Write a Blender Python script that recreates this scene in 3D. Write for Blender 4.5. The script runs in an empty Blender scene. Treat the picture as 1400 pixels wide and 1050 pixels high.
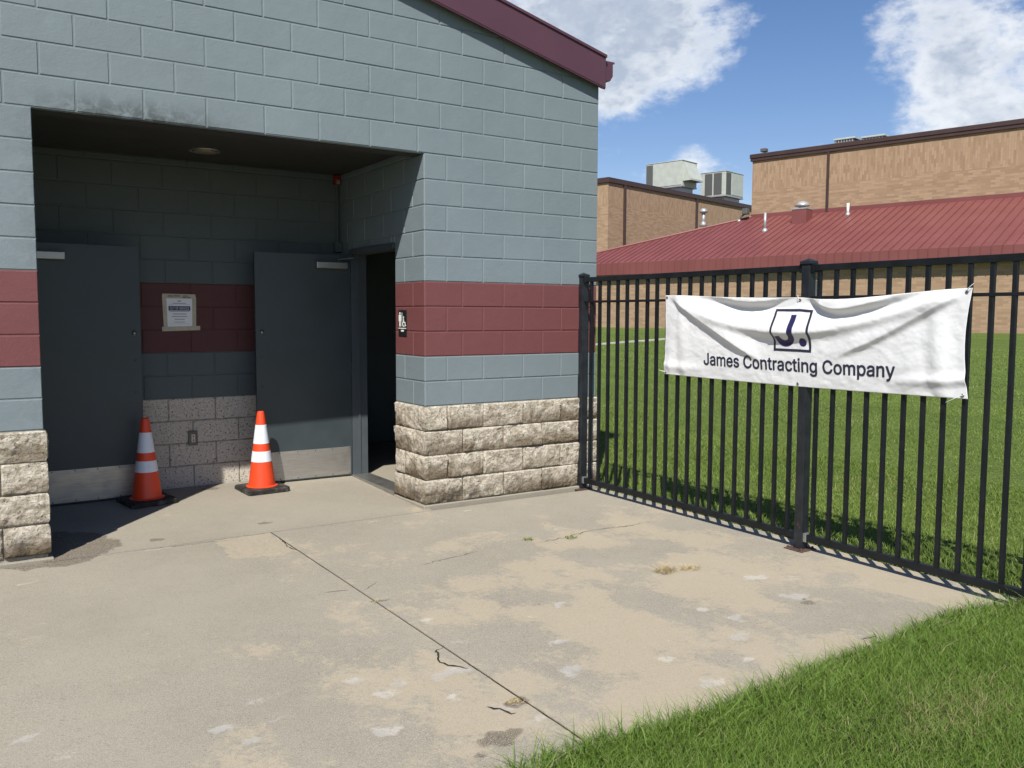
import bpy, bmesh, math, random
import numpy as np
from mathutils import Vector, Matrix

random.seed(7)
rng = np.random.default_rng(7)
SC = bpy.context.scene
COL = SC.collection

# ------------------------------------------------------------------ camera
cam_d = bpy.data.cameras.new('camera')
cam = bpy.data.objects.new('camera', cam_d)
COL.objects.link(cam)
cam_d.sensor_width = 36.0
cam_d.lens = 36.0 * 1190.34 / 1400.0
cam_d.clip_start = 0.05
cam_d.clip_end = 3000
_r = Vector((0.8370, -0.5472, 0.0036)).normalized()
_b = Vector((-0.5457, -0.8343, 0.0786)).normalized()
_u = _b.cross(_r).normalized()
_r = _u.cross(_b)
cam.matrix_world = Matrix(((_r.x, _u.x, _b.x, -3.2708), (_r.y, _u.y, _b.y, -6.294), (_r.z, _u.z, _b.z, 1.557), (0, 0, 0, 1)))
SC.camera = cam

# ------------------------------------------------------------------ world, sun, exposure
SUN_D = Vector((0.905, 1.0, -1.54)).normalized()          # the way the light travels
sun_d = bpy.data.lights.new('sun', 'SUN')
sun_d.energy = 5.0
sun_d.angle = math.radians(0.53)
sun_d.color = (1.0, 0.955, 0.89)
sun = bpy.data.objects.new('sun', sun_d)
sun.rotation_euler = SUN_D.to_track_quat('-Z', 'Y').to_euler()
COL.objects.link(sun)

world = bpy.data.worlds.new('World')
SC.world = world
world.use_nodes = True


def make_world():
    nt = world.node_tree
    N, L = nt.nodes, nt.links
    N.clear()
    out = N.new('ShaderNodeOutputWorld')
    bg = N.new('ShaderNodeBackground')
    sky = N.new('ShaderNodeTexSky')
    sky.sky_type = 'NISHITA'
    sky.sun_disc = False
    sky.sun_elevation = math.asin(-SUN_D.z)
    sky.sun_rotation = math.atan2(-SUN_D.x, -SUN_D.y)
    sky.air_density = 1.0
    sky.dust_density = 0.3
    sky.ozone_density = 1.6
    tc = N.new('ShaderNodeTexCoord')

    def math_(op, a, b=None, c=None, clamp=False):
        m = N.new('ShaderNodeMath'); m.operation = op; m.use_clamp = clamp
        for i, v in enumerate((a, b, c)):
            if v is None: continue
            if isinstance(v, (int, float)): m.inputs[i].default_value = v
            else: L.new(v, m.inputs[i])
        return m.outputs[0]

    def vmath(op, a, b=None):
        m = N.new('ShaderNodeVectorMath'); m.operation = op
        for i, v in enumerate((a, b)):
            if v is None: continue
            if isinstance(v, (tuple, list)): m.inputs[i].default_value = v
            elif isinstance(v, (int, float)): m.inputs[3].default_value = v
            else: L.new(v, m.inputs[i])
        return m
    d = vmath('NORMALIZE', tc.outputs['Generated']).outputs[0]
    sep = N.new('ShaderNodeSeparateXYZ'); L.new(d, sep.inputs[0])
    z = math_('ADD', math_('MAXIMUM', sep.outputs[2], 0.0), 0.12)
    inv = math_('DIVIDE', 1.0, z)
    cmb = N.new('ShaderNodeCombineXYZ')
    L.new(math_('MULTIPLY', sep.outputs[0], inv), cmb.inputs[0])
    L.new(math_('MULTIPLY', sep.outputs[1], inv), cmb.inputs[1])
    # billowing: part of the pattern keeps its height
    L.new(math_('MULTIPLY', sep.outputs[2], 3.2), cmb.inputs[2])
    P = cmb.outputs[0]

    def noise(scale, detail, rough, off=0.0, dist=0.0, vec=None):
        n = N.new('ShaderNodeTexNoise'); n.inputs['Scale'].default_value = scale
        n.inputs['Detail'].default_value = detail; n.inputs['Roughness'].default_value = rough
        n.inputs['Distortion'].default_value = dist
        v = vmath('ADD', vec if vec is not None else P, (off, off * 0.7, off * 0.3)).outputs[0]
        L.new(v, n.inputs['Vector'])
        return n.outputs['Fac']

    def smooth(v, lo, hi):
        m = N.new('ShaderNodeMapRange'); m.interpolation_type = 'SMOOTHSTEP'; m.clamp = True
        m.inputs[1].default_value = lo; m.inputs[2].default_value = hi
        L.new(v, m.inputs[0])
        return m.outputs[0]

    def blob(c, r0, r1, amp):
        c = Vector(c).normalized()
        dist = vmath('DISTANCE', d, tuple(c)).outputs['Value']
        m = N.new('ShaderNodeMapRange'); m.interpolation_type = 'SMOOTHSTEP'; m.clamp = True
        m.inputs[1].default_value = r1; m.inputs[2].default_value = r0
        m.inputs[3].default_value = 0.0; m.inputs[4].default_value = amp
        L.new(dist, m.inputs[0])
        return m.outputs[0]
    # cumulus banks (where the photograph shows them) on top of a scattered field
    terms = [blob((0.600, 0.742, 0.300), 0.02, 0.15, 0.20), blob((0.672, 0.683, 0.285), 0.02, 0.085, 0.20), blob((0.700, 0.664, 0.262), 0.0, 0.05, 0.13),
             blob((0.53, 0.79, 0.31), 0.05, 0.2, 0.22), blob((0.615, 0.745, 0.245), 0.0, 0.06, 0.10),
             blob((0.868, 0.425, 0.262), 0.06, 0.17, 0.25), blob((0.812, 0.522, 0.262), 0.01, 0.095, 0.19),
             blob((0.86, 0.47, 0.20), 0.02, 0.10, 0.15), blob((0.69, 0.705, 0.165), 0.005, 0.05, 0.10),
             blob((0.750, 0.605, 0.262), 0.01, 0.075, -0.16), blob((0.72, 0.66, 0.20), 0.0, 0.07, -0.10)]
    bsum = terms[0]
    for t in terms[1:]:
        bsum = math_('ADD', bsum, t)
    big = noise(1.1, 1.0, 0.5, 5.3)
    bsum = math_('ADD', bsum, math_('MULTIPLY', math_('SUBTRACT', big, 0.55), 0.34))
    sq = vmath('MULTIPLY', d, (1.0, 1.0, 1.7)).outputs[0]

    hi_ = noise(40.0, 3.0, 0.62, 3.1, 0.2, vec=sq)

    def density(up):
        v = vmath('ADD', sq, (-up * .5, -up * .6, up)).outputs[0]
        lo_ = noise(8.5, 6.0 if up == 0 else 4.0, 0.64, 1.7, 0.15, vec=v)
        c = math_('ADD', math_('MULTIPLY', lo_, 0.80), math_('MULTIPLY', hi_, 0.28))
        return math_('ADD', c, bsum)
    cov = density(0.0)
    mask = smooth(cov, 0.60, 0.86)
    # how much cloud lies between a point and the sun greys it
    above = density(0.035)
    shade = math_('MULTIPLY', math_('MULTIPLY', smooth(above, 0.70, 1.0), smooth(cov, 0.70, 0.90)), math_('ADD', 0.45, math_('MULTIPLY', hi_, 0.9)))
    mixc = N.new('ShaderNodeMix'); mixc.data_type = 'RGBA'
    mixc.inputs[6].default_value = (0.64, 0.67, 0.71, 1)
    mixc.inputs[7].default_value = (0.34, 0.395, 0.485, 1)
    L.new(shade, mixc.inputs[0])
    hsv = N.new('ShaderNodeHueSaturation'); hsv.inputs['Saturation'].default_value = 1.22
    L.new(sky.outputs[0], hsv.inputs['Color'])
    skys = vmath('MULTIPLY', vmath('SCALE', hsv.outputs[0], 0.0795).outputs[0], (1.10, 0.97, 1.04)).outputs[0]
    mix = N.new('ShaderNodeMix'); mix.data_type = 'RGBA'
    L.new(math_('MULTIPLY', mask, 0.96), mix.inputs[0])
    L.new(skys, mix.inputs[6]); L.new(mixc.outputs[2], mix.inputs[7])
    L.new(mix.outputs[2], bg.inputs[0])
    bg.inputs[1].default_value = 1.0
    L.new(bg.outputs[0], out.inputs[0])


make_world()
SC.render.engine = 'CYCLES'
SC.view_settings.view_transform = 'Standard'
SC.view_settings.look = 'None'
SC.view_settings.gamma = 1.0
SC.view_settings.use_curve_mapping = False
SC.view_settings.exposure = 0.47
SC.cycles.use_denoising = True
SC.cycles.use_adaptive_sampling = True
SC.cycles.adaptive_threshold = 0.015
SC.cycles.max_bounces = 5
SC.cycles.diffuse_bounces = 3
SC.cycles.glossy_bounces = 3

# ------------------------------------------------------------------ helpers
_names = {}


def link(o, parent=None):
    COL.objects.link(o)
    if parent is not None:
        o.parent = parent
    return o


def empty(name, loc=(0, 0, 0), rz=0.0, label=None, cat=None, group=None, parent=None):
    o = bpy.data.objects.new(name, None)
    o.empty_display_size = 0.1
    o.location = loc
    o.rotation_euler = (0, 0, rz)
    link(o, parent)
    tag(o, label, cat, group)
    return o


def tag(o, label=None, cat=None, group=None, kind=None):
    if label: o['label'] = label
    if cat: o['category'] = cat
    if group: o['group'] = group
    if kind: o['kind'] = kind
    return o


class MB:
    """collects verts and faces, one material index per face"""
    def __init__(s):
        s.v, s.f, s.m = [], [], []

    def add(s, v, f, m=0):
        b = len(s.v)
        s.v += [tuple(p) for p in v]
        s.f += [tuple(i + b for i in q) for q in f]
        s.m += [m] * len(f)
        return s

    def box(s, x0, x1, y0, y1, z0, z1, m=0):
        v = [(x0, y0, z0), (x1, y0, z0), (x1, y1, z0), (x0, y1, z0), (x0, y0, z1), (x1, y0, z1), (x1, y1, z1), (x0, y1, z1)]
        f = [(0, 3, 2, 1), (4, 5, 6, 7), (0, 1, 5, 4), (1, 2, 6, 5), (2, 3, 7, 6), (3, 0, 4, 7)]
        return s.add(v, f, m)

    def bevbox(s, x0, x1, y0, y1, z0, z1, b=0.004, m=0):
        bm = bmesh.new()
        bmesh.ops.create_cube(bm, size=1)
        for v in bm.verts:
            v.co = Vector(((x0 + x1) / 2 + v.co.x * (x1 - x0), (y0 + y1) / 2 + v.co.y * (y1 - y0), (z0 + z1) / 2 + v.co.z * (z1 - z0)))
        bmesh.ops.bevel(bm, geom=bm.edges[:], offset=b, segments=2, profile=0.5, affect='EDGES')
        bm.verts.index_update()
        s.add([tuple(v.co) for v in bm.verts], [tuple(v.index for v in f.verts) for f in bm.faces], m)
        bm.free()
        return s

    def lathe(s, prof, c=(0, 0, 0), n=32, m=0, axis='z', cap=True):
        v, f = [], []
        for r, h in prof:
            for k in range(n):
                a = 2 * math.pi * k / n
                p = (r * math.cos(a), r * math.sin(a), h)
                if axis == 'x': p = (h, p[0], p[1])
                if axis == 'y': p = (p[0], h, p[1])
                v.append((p[0] + c[0], p[1] + c[1], p[2] + c[2]))
        for i in range(len(prof) - 1):
            for k in range(n):
                f.append((i * n + k, i * n + (k + 1) % n, (i + 1) * n + (k + 1) % n, (i + 1) * n + k))
        if cap:
            f.append(tuple(range(n))[::-1])
            f.append(tuple((len(prof) - 1) * n + k for k in range(n)))
        return s.add(v, f, m)

    def tube(s, pts, r, n=8, m=0):
        pts = [Vector(p) for p in pts]
        v, f = [], []
        for i, p in enumerate(pts):
            t = (pts[min(i + 1, len(pts) - 1)] - pts[max(i - 1, 0)]).normalized()
            a = t.orthogonal().normalized() if i == 0 else (a - t * a.dot(t)).normalized()
            b = t.cross(a)
            rr = r[i] if isinstance(r, (list, tuple)) else r
            for k in range(n):
                w = 2 * math.pi * k / n
                v.append(p + (a * math.cos(w) + b * math.sin(w)) * rr)
        for i in range(len(pts) - 1):
            for k in range(n):
                f.append((i * n + k, i * n + (k + 1) % n, (i + 1) * n + (k + 1) % n, (i + 1) * n + k))
        f.append(tuple(range(n))[::-1]); f.append(tuple((len(pts) - 1) * n + k for k in range(n)))
        return s.add(v, f, m)

    def prism(s, poly, h0, h1, m=0, plane='xz'):
        """poly extruded; plane xz: extruded along y"""
        n = len(poly)
        def P(p, h):
            return {'xz': (p[0], h, p[1]), 'xy': (p[0], p[1], h), 'yz': (h, p[0], p[1])}[plane]
        v = [P(p, h0) for p in poly] + [P(p, h1) for p in poly]
        f = [tuple(range(n)), tuple(range(n, 2 * n))[::-1]] + [(i, (i + 1) % n + 0, (i + 1) % n + n, i + n)[::-1] for i in range(n)]
        return s.add(v, f, m)

    def mesh(s, name, mats, smooth=False, fix=True):
        me = bpy.data.meshes.new(name)
        me.from_pydata(s.v, [], s.f)
        for mt in (mats if isinstance(mats, (list, tuple)) else [mats]):
            me.materials.append(mt)
        if any(s.m): me.polygons.foreach_set('material_index', s.m)
        if smooth: me.polygons.foreach_set('use_smooth', [True] * len(me.polygons))
        if fix:
            bm = bmesh.new(); bm.from_mesh(me)
            bmesh.ops.recalc_face_normals(bm, faces=bm.faces[:])
            bm.to_mesh(me); bm.free()
        me.update()
        return me

    def build(s, name, mats, parent=None, smooth=False, loc=None, rot=None, sharp=None):
        o = bpy.data.objects.new(name, s.mesh(name, mats, smooth))
        if loc: o.location = loc
        if rot: o.rotation_euler = rot
        link(o, parent)
        if smooth and sharp:
            sharpen(o.data, sharp)
        return o


def sharpen(me, deg):
    bm = bmesh.new(); bm.from_mesh(me)
    for e in bm.edges:
        e.smooth = not (len(e.link_faces) == 2 and e.calc_face_angle(0) > math.radians(deg))
    bm.to_mesh(me); bm.free()


def put(name, me, parent=None, loc=(0, 0, 0), rot=(0, 0, 0), scale=None):
    o = bpy.data.objects.new(name, me)
    o.location = loc
    o.rotation_euler = rot
    if scale: o.scale = scale
    return link(o, parent)


def vnoise(x, y, seed=0):
    xi, yi = np.floor(x).astype(np.int64), np.floor(y).astype(np.int64)
    xf, yf = x - xi, y - yi
    u, v = xf * xf * (3 - 2 * xf), yf * yf * (3 - 2 * yf)
    def h(a, b):
        n = (a * 374761393 + b * 668265263 + seed * 1442695041) & 0xffffffff
        n = ((n ^ (n >> 13)) * 1274126177) & 0xffffffff
        return ((n ^ (n >> 16)) & 0xffff) / 65535.0
    return (h(xi, yi) * (1 - u) + h(xi + 1, yi) * u) * (1 - v) + (h(xi, yi + 1) * (1 - u) + h(xi + 1, yi + 1) * u) * v


def fbm(x, y, seed=0, oct=5, gain=0.5):
    a, s, t = 1.0, 0.0, 0.0
    for i in range(oct):
        s = s + a * vnoise(x * 2 ** i + 17.3 * i, y * 2 ** i - 9.1 * i, seed + i)
        t += a
        a *= gain
    return s / t


def sstep(a, b, x):
    t = np.clip((x - a) / (b - a), 0, 1)
    return t * t * (3 - 2 * t)


# ------------------------------------------------------------------ materials
class NT:
    def __init__(s, name):
        s.mat = bpy.data.materials.new(name)
        s.mat.use_nodes = True
        s.nt = s.mat.node_tree
        s.N, s.L = s.nt.nodes, s.nt.links
        s.bsdf = s.N['Principled BSDF']
        s.tc = s.N.new('ShaderNodeTexCoord')
        s.geo = s.N.new('ShaderNodeNewGeometry')
        s.info = s.N.new('ShaderNodeObjectInfo')

    def set(s, k, v):
        i = s.bsdf.inputs[k]
        if hasattr(v, 'is_output') or hasattr(v, 'links'): s.L.new(v, i)
        else: i.default_value = v
        return s

    def vec(s, src='Object', scale=None, rot=None, off=None):
        o = s.geo.outputs['Position'] if src == 'World' else s.tc.outputs[src]
        if scale is None and rot is None and off is None: return o
        m = s.N.new('ShaderNodeMapping')
        if scale: m.inputs['Scale'].default_value = scale
        if rot: m.inputs['Rotation'].default_value = rot
        if off: m.inputs['Location'].default_value = off
        s.L.new(o, m.inputs[0])
        return m.outputs[0]

    def noise(s, scale, detail=4, rough=0.55, vec=None, dist=0.0, out='Fac'):
        n = s.N.new('ShaderNodeTexNoise')
        n.inputs['Scale'].default_value = scale; n.inputs['Detail'].default_value = detail
        n.inputs['Roughness'].default_value = rough; n.inputs['Distortion'].default_value = dist
        s.L.new(vec if vec is not None else s.vec('World'), n.inputs['Vector'])
        return n.outputs[out]

    def voro(s, scale, vec=None, feature='F1', out='Distance', rnd=1.0):
        n = s.N.new('ShaderNodeTexVoronoi'); n.feature = feature
        n.inputs['Scale'].default_value = scale; n.inputs['Randomness'].default_value = rnd
        s.L.new(vec if vec is not None else s.vec('World'), n.inputs['Vector'])
        return n.outputs[out]

    def m(s, op, a, b=None, c=None, clamp=False):
        n = s.N.new('ShaderNodeMath'); n.operation = op; n.use_clamp = clamp
        for i, v in enumerate((a, b, c)):
            if v is None: continue
            if isinstance(v, (int, float)): n.inputs[i].default_value = v
            else: s.L.new(v, n.inputs[i])
        return n.outputs[0]

    def ramp(s, v, lo, hi, a=0.0, b=1.0):
        n = s.N.new('ShaderNodeMapRange'); n.interpolation_type = 'SMOOTHSTEP'; n.clamp = True
        for i, x in ((1, lo), (2, hi), (3, a), (4, b)): n.inputs[i].default_value = x
        s.L.new(v, n.inputs[0])
        return n.outputs[0]

    def mix(s, f, a, b, mode='MIX'):
        n = s.N.new('ShaderNodeMix'); n.data_type = 'RGBA'; n.blend_type = mode
        for i, v in ((0, f), (6, a), (7, b)):
            if isinstance(v, (int, float)): n.inputs[i].default_value = v
            elif isinstance(v, (tuple, list)): n.inputs[i].default_value = (*v[:3], 1)
            else: s.L.new(v, n.inputs[i])
        return n.outputs[2]

    def bump(s, h, strength=0.3, dist=0.01, prev=None):
        n = s.N.new('ShaderNodeBump')
        n.inputs['Strength'].default_value = strength; n.inputs['Distance'].default_value = dist
        s.L.new(h, n.inputs['Height'])
        if prev is not None: s.L.new(prev, n.inputs['Normal'])
        return n.outputs[0]

    def attr(s, name, out='Fac'):
        n = s.N.new('ShaderNodeAttribute'); n.attribute_name = name
        return n.outputs[out]

    def done(s, color=None, rough=None, normal=None, metal=None, spec=None):
        if color is not None:
            s.set('Base Color', (*color[:3], 1) if isinstance(color, (tuple, list)) else color)
        if rough is not None: s.set('Roughness', rough)
        if normal is not None: s.set('Normal', normal)
        if metal is not None: s.set('Metallic', metal)
        if spec is not None: s.set('Specular IOR Level', spec)
        return s.mat


def plain(name, color, rough=0.5, metal=0.0, var=0.12, scale=6.0, bump=0.0, spec=0.5):
    t = NT(name)
    n = t.noise(scale, 5, 0.6)
    c2 = tuple(x * (1 - var * 2) for x in color)
    col = t.mix(t.ramp(n, 0.3, 0.7), c2, color)
    nr = t.bump(t.noise(scale * 25, 3), bump, 0.003) if bump else None
    return t.done(col, t.ramp(n, 0.2, 0.8, rough * 0.85, min(1, rough * 1.15)), nr, metal, spec)


GREY = (0.172, 0.212, 0.226)
MAROON = (0.152, 0.052, 0.052)


def paint_block(name, base, stain=False):
    t = NT(name)
    w = t.vec('World')
    lowf = t.noise(1.3, 4, 0.6)
    mid = t.noise(9, 5, 0.6)
    col = t.mix(t.ramp(lowf, 0.3, 0.75), tuple(x * 0.90 for x in base), base)
    col = t.mix(t.m('MULTIPLY', t.info.outputs['Random'], 0.30), col, tuple(min(1, x * 0.80 + .004) for x in base))
    col = t.mix(t.ramp(mid, 0.55, 0.8, 0, 0.25), col, tuple(min(1, x * 1.18 + 0.01) for x in base))
    # pin holes and chips
    chips = t.ramp(t.voro(26, feature='F1'), 0.035, 0.06, 1, 0)
    chips = t.m('MULTIPLY', chips, t.ramp(t.noise(2.3, 3), 0.60, 0.68))
    col = t.mix(t.m('MULTIPLY', chips, 0.7), col, (0.48, 0.47, 0.44))
    if stain:
        # soot on the lintel blocks over the left of the opening
        sx = t.N.new('ShaderNodeSeparateXYZ'); t.L.new(w, sx.inputs[0])
        zz = t.ramp(sx.outputs[2], 2.84, 3.03, 1.0, 0.0)
        a1 = t.m('ABSOLUTE', t.m('ADD', sx.outputs[0], 2.16))
        xx = t.ramp(a1, 0.12, 0.85, 1, 0)
        fr = t.m('SUBTRACT', 1.0, t.m('ABSOLUTE', sx.outputs[1], None), clamp=True)
        s_ = t.m('MULTIPLY', t.m('MULTIPLY', zz, xx), fr)
        n_ = t.ramp(t.noise(11, 6, 0.72, dist=0.6), 0.36, 0.60)
        col = t.mix(t.m('MULTIPLY', t.m('MULTIPLY', s_, n_), 0.80), col, (0.045, 0.048, 0.048))
    # grime that gathers along the bottom of the wall paint
    h = t.m('ADD', t.m('MULTIPLY', t.noise(170, 3, 0.6), 0.55), t.m('MULTIPLY', t.noise(45, 4, 0.6), 0.6))
    h = t.m('SUBTRACT', h, t.m('MULTIPLY', t.ramp(t.voro(75), 0.10, 0.28, 1, 0), 0.35))
    n1 = t.bump(h, 0.42, 0.005)
    n2 = t.bump(t.noise(7, 3), 0.18, 0.02, n1)
    return t.done(col, 0.62, n2, 0, 0.35)


M = {}
M['grey'] = paint_block('grey_block_paint', GREY, True)
M['maroon'] = paint_block('maroon_block_paint', MAROON)


def split_stone():
    t = NT('split_face_stone')
    w = t.vec('World')
    n1 = t.noise(52, 5, 0.75)
    n2 = t.noise(15, 6, 0.72)
    cream = t.mix(t.ramp(n2, 0.34, 0.62), (0.36, 0.31, 0.225), (0.66, 0.60, 0.495))
    col = t.mix(t.ramp(n1, 0.54, 0.66, 0, .9), cream, (0.06, 0.045, 0.03))
    col = t.mix(t.ramp(t.voro(150, out='Color') if False else t.noise(85, 3, .7), 0.56, 0.68, 0, 0.75), col, (0.60, 0.56, 0.50))
    # rusty-brown weathering towards each block's lower half and dirt at random
    g = t.N.new('ShaderNodeSeparateXYZ'); t.L.new(t.tc.outputs['Generated'], g.inputs[0])
    low = t.ramp(t.m('ADD', g.outputs[2], t.m('MULTIPLY', t.m('SUBTRACT', t.noise(14, 3), .5), .7)), 0.80, 0.15, 0, 1)
    grime = t.m('MULTIPLY', low, t.ramp(t.noise(3.2, 5, 0.65), 0.30, 0.50))
    rnd = t.ramp(t.info.outputs['Random'], 0.1, 0.8, 0.25, 1.0)
    col = t.mix(t.m('MULTIPLY', t.m('MULTIPLY', grime, rnd), 0.85), col, (0.105, 0.072, 0.036))
    sp = t.N.new('ShaderNodeSeparateXYZ'); t.L.new(w, sp.inputs[0])
    foot = t.m('MULTIPLY', t.ramp(sp.outputs[2], 0.24, 0.02, 0, 1), t.ramp(t.noise(7, 6, 0.7), 0.42, 0.62))
    col = t.mix(t.m('MULTIPLY', foot, 0.75), col, (0.055, 0.042, 0.026))
    h = t.m('ADD', t.m('MULTIPLY', n1, 0.5), t.m('MULTIPLY', n2, 1.0))
    return t.done(col, 0.9, t.bump(h, 1.0, 0.035), 0, 0.2)


def popcorn_stone():
    t = NT('pitted_concrete_block')
    n1 = t.noise(70, 4, 0.7)
    pits = t.ramp(t.noise(58, 4, 0.65), 0.57, 0.65)
    col = t.mix(t.ramp(n1, 0.3, 0.7), (0.40, 0.36, 0.30), (0.60, 0.545, 0.465))
    col = t.mix(t.ramp(t.noise(3, 4), 0.4, 0.75, 0, 0.35), col, (0.36, 0.325, 0.27))
    col = t.mix(t.m('MULTIPLY', pits, 0.9), col, (0.03, 0.026, 0.024))
    h = t.m('SUBTRACT', t.m('MULTIPLY', n1, 0.6), pits)
    return t.done(col, 0.9, t.bump(h, 0.7, 0.006), 0, 0.2)


M['darkened_grey'] = paint_block('darkened_grey_block_paint', tuple(x * .50 for x in GREY))  # front wall grey, darkened for the alcove back wall and conduit
M['darkened_maroon'] = paint_block('darkened_maroon_block_paint', tuple(x * .66 for x in MAROON))  # front wall maroon, darkened for the alcove back wall
M['split'] = split_stone()
M['popcorn'] = popcorn_stone()
M['mortar_stone'] = plain('stone_mortar', (0.34, 0.315, 0.265), 0.9, 0, 0.25, 18, 0.5, 0.2)
M['door'] = plain('door_paint', (0.043, 0.057, 0.063), 0.45, 0, 0.10, 3.0, 0.10)
M['frame'] = plain('door_frame_paint', (0.070, 0.086, 0.094), 0.45, 0, 0.10, 3.0, 0.08)
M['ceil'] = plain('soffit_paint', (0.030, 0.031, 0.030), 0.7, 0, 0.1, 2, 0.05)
M['aluminium'] = plain('brushed_aluminium', (0.42, 0.41, 0.38), 0.38, 0.85, 0.08, 8)
M['fascia'] = plain('maroon_sheet_metal', (0.088, 0.036, 0.050), 0.42, 0.0, 0.06, 1.2, 0)
M['dark'] = plain('dark_interior', (0.10, 0.10, 0.10), 0.9)
M['black_paint'] = plain('black_powder_coat', (0.0085, 0.0105, 0.013), 0.48, 0, 0.2, 9, 0.12, 0.3)
M['white_plastic'] = plain('white_plastic', (0.75, 0.75, 0.72), 0.45, 0, 0.05)
M['black_plastic'] = plain('black_plastic', (0.012, 0.012, 0.013), 0.4, 0, 0.05)
M['red_plastic'] = plain('red_plastic', (0.22, 0.018, 0.016), 0.4, 0, 0.05)


def kick_metal():
    t = NT('stainless_kick_plate')
    st = t.noise(3, 5, 0.6, t.vec('Object', (1.5, 1.5, 60)))
    sc = t.noise(8, 5, 0.7)
    col = t.mix(t.ramp(st, 0.3, 0.7), (0.36, 0.345, 0.32), (0.50, 0.48, 0.44))
    col = t.mix(t.ramp(sc, 0.5, 0.8, 0, 0.5), col, (0.28, 0.25, 0.21))
    return t.done(col, t.ramp(sc, 0.3, 0.7, 0.36, 0.52), t.bump(st, 0.08, 0.002), 0.8)


M['kick'] = kick_metal()


def concrete(fine=True):
    t = NT('worn_concrete' if fine else 'plain_concrete')
    n_big = t.noise(0.9, 5, 0.6)
    n_mid = t.noise(6, 6, 0.65)
    n_agg = t.noise(105, 3, 0.7)
    n_ag2 = t.noise(230, 2, 0.6)
    col = t.mix(t.ramp(n_big, 0.3, 0.7), (0.226, 0.206, 0.162), (0.274, 0.250, 0.198))
    col = t.mix(t.ramp(t.noise(19, 5, .7), 0.52, 0.74, 0, 0.4), col, (0.185, 0.166, 0.132))
    col = t.mix(t.ramp(n_mid, 0.35, 0.75, 0, 0.45), col, (0.285, 0.255, 0.196))
    if fine:
        sand, white, dark, wet = (t.attr('sand'), t.attr('white'), t.attr('stain'), t.attr('wet'))
        brk = t.noise(30, 6, 0.75)
        s_ = t.ramp(t.m('ADD', sand, t.m('MULTIPLY', t.m('SUBTRACT', brk, 0.5), 1.7)), 0.32, 0.72)
        sc = t.mix(t.ramp(n_agg, 0.35, 0.65), (0.325, 0.272, 0.186), (0.440, 0.372, 0.262))
        col = t.mix(t.m('MULTIPLY', s_, 0.68), col, sc)
        wc = t.ramp(t.m('ADD', t.m('MULTIPLY', white, 1.0), t.m('MULTIPLY', t.m('SUBTRACT', t.noise(42, 4, .7), 0.5), 1.5)), 0.36, 0.85)
        wcol = t.mix(t.ramp(t.noise(5, 2), 0.42, 0.58), (0.36, 0.35, 0.33), (0.47, 0.44, 0.385))
        col = t.mix(t.m('MULTIPLY', wc, 0.70), col, wcol)
        dk = t.ramp(t.m('ADD', dark, t.m('MULTIPLY', t.m('SUBTRACT', brk, 0.5), 0.5)), 0.35, 0.75)
        col = t.mix(t.m('MULTIPLY', dk, 0.75), col, (0.085, 0.066, 0.045))
        col = t.mix(t.m('MULTIPLY', t.ramp(wet, 0.3, 0.7), 0.8), col, (0.085, 0.066, 0.048))
    col = t.mix(t.ramp(n_ag2, 0.50, 0.62, 0, 0.8), col, (0.36, 0.33, 0.27))
    col = t.mix(t.ramp(n_agg, 0.56, 0.70, 0, 0.5), col, (0.10, 0.085, 0.062))
    # scattered pale flecks
    fl = t.ramp(t.voro(5.0), 0.012, 0.02, 1, 0)
    col = t.mix(t.m('MULTIPLY', fl, 0.8), col, (0.6, 0.58, 0.53))
    h = t.m('ADD', t.m('MULTIPLY', n_agg, 0.5), t.m('ADD', t.m('MULTIPLY', n_ag2, 0.25), t.m('MULTIPLY', n_mid, 0.5)))
    return t.done(col, 0.88, t.bump(h, 0.5, 0.008), 0, 0.25)


M['concrete'] = concrete(True)
M['concrete_plain'] = concrete(False)
M['soil'] = plain('joint_dirt', (0.055, 0.045, 0.032), 0.95, 0, 0.3, 40, 0.5, 0.1)

# ------------------------------------------------------------------ ground levels
A0 = np.array([29.31, 34.05])                 # foot of the school's eave wall, at its local origin
EV = np.array([0.2424, -0.9702]); NV = np.array([0.9702, 0.2424])
SCH_Z = 0.87


def field_z(x, y):
    d = (x - A0[0]) * NV[0] + (y - A0[1]) * NV[1]
    z = SCH_Z - 0.93 * np.clip(-d / 34.0, 0, 1.0)
    return z + 0.03 * (fbm(x * 0.35, y * 0.35, 3, 3) - 0.5) * np.clip((x - 2) / 4, 0, 1)


def slab_z(x, y):
    return -0.032 + 0.045 * np.clip(y / 1.5, 0, 1) + 0.004 * (fbm(x * 1.3, y * 1.3, 9, 3) - 0.5)


# ------------------------------------------------------------------ grass ground
def grass_ground():
    t = NT('grass_turf')
    a = t.noise(0.45, 5, 0.6)
    b = t.noise(3.0, 5, 0.65, t.vec('World', (1.0, 0.45, 1.0)))
    c = t.noise(38, 4, 0.7)
    stripe = t.noise(0.8, 3, 0.5, t.vec('World', (1.6, 0.12, 1.0), (0, 0, math.radians(-12))))
    col = t.mix(t.ramp(c, 0.3, 0.72), (0.075, 0.120, 0.019), (0.165, 0.224, 0.048))
    col = t.mix(t.ramp(b, 0.35, 0.75, 0, 0.6), col, (0.150, 0.200, 0.050))
    col = t.mix(t.ramp(a, 0.4, 0.75, 0, 0.4), col, (0.085, 0.122, 0.026))
    col = t.mix(t.ramp(stripe, 0.45, 0.62, 0, 0.40), col, (0.078, 0.115, 0.024))
    h = t.m('ADD', c, t.m('MULTIPLY', t.noise(12, 4), 0.8))
    return t.done(col, 0.85, t.bump(h, 0.9, 0.05), 0, 0.15)


M['turf'] = grass_ground()


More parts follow.
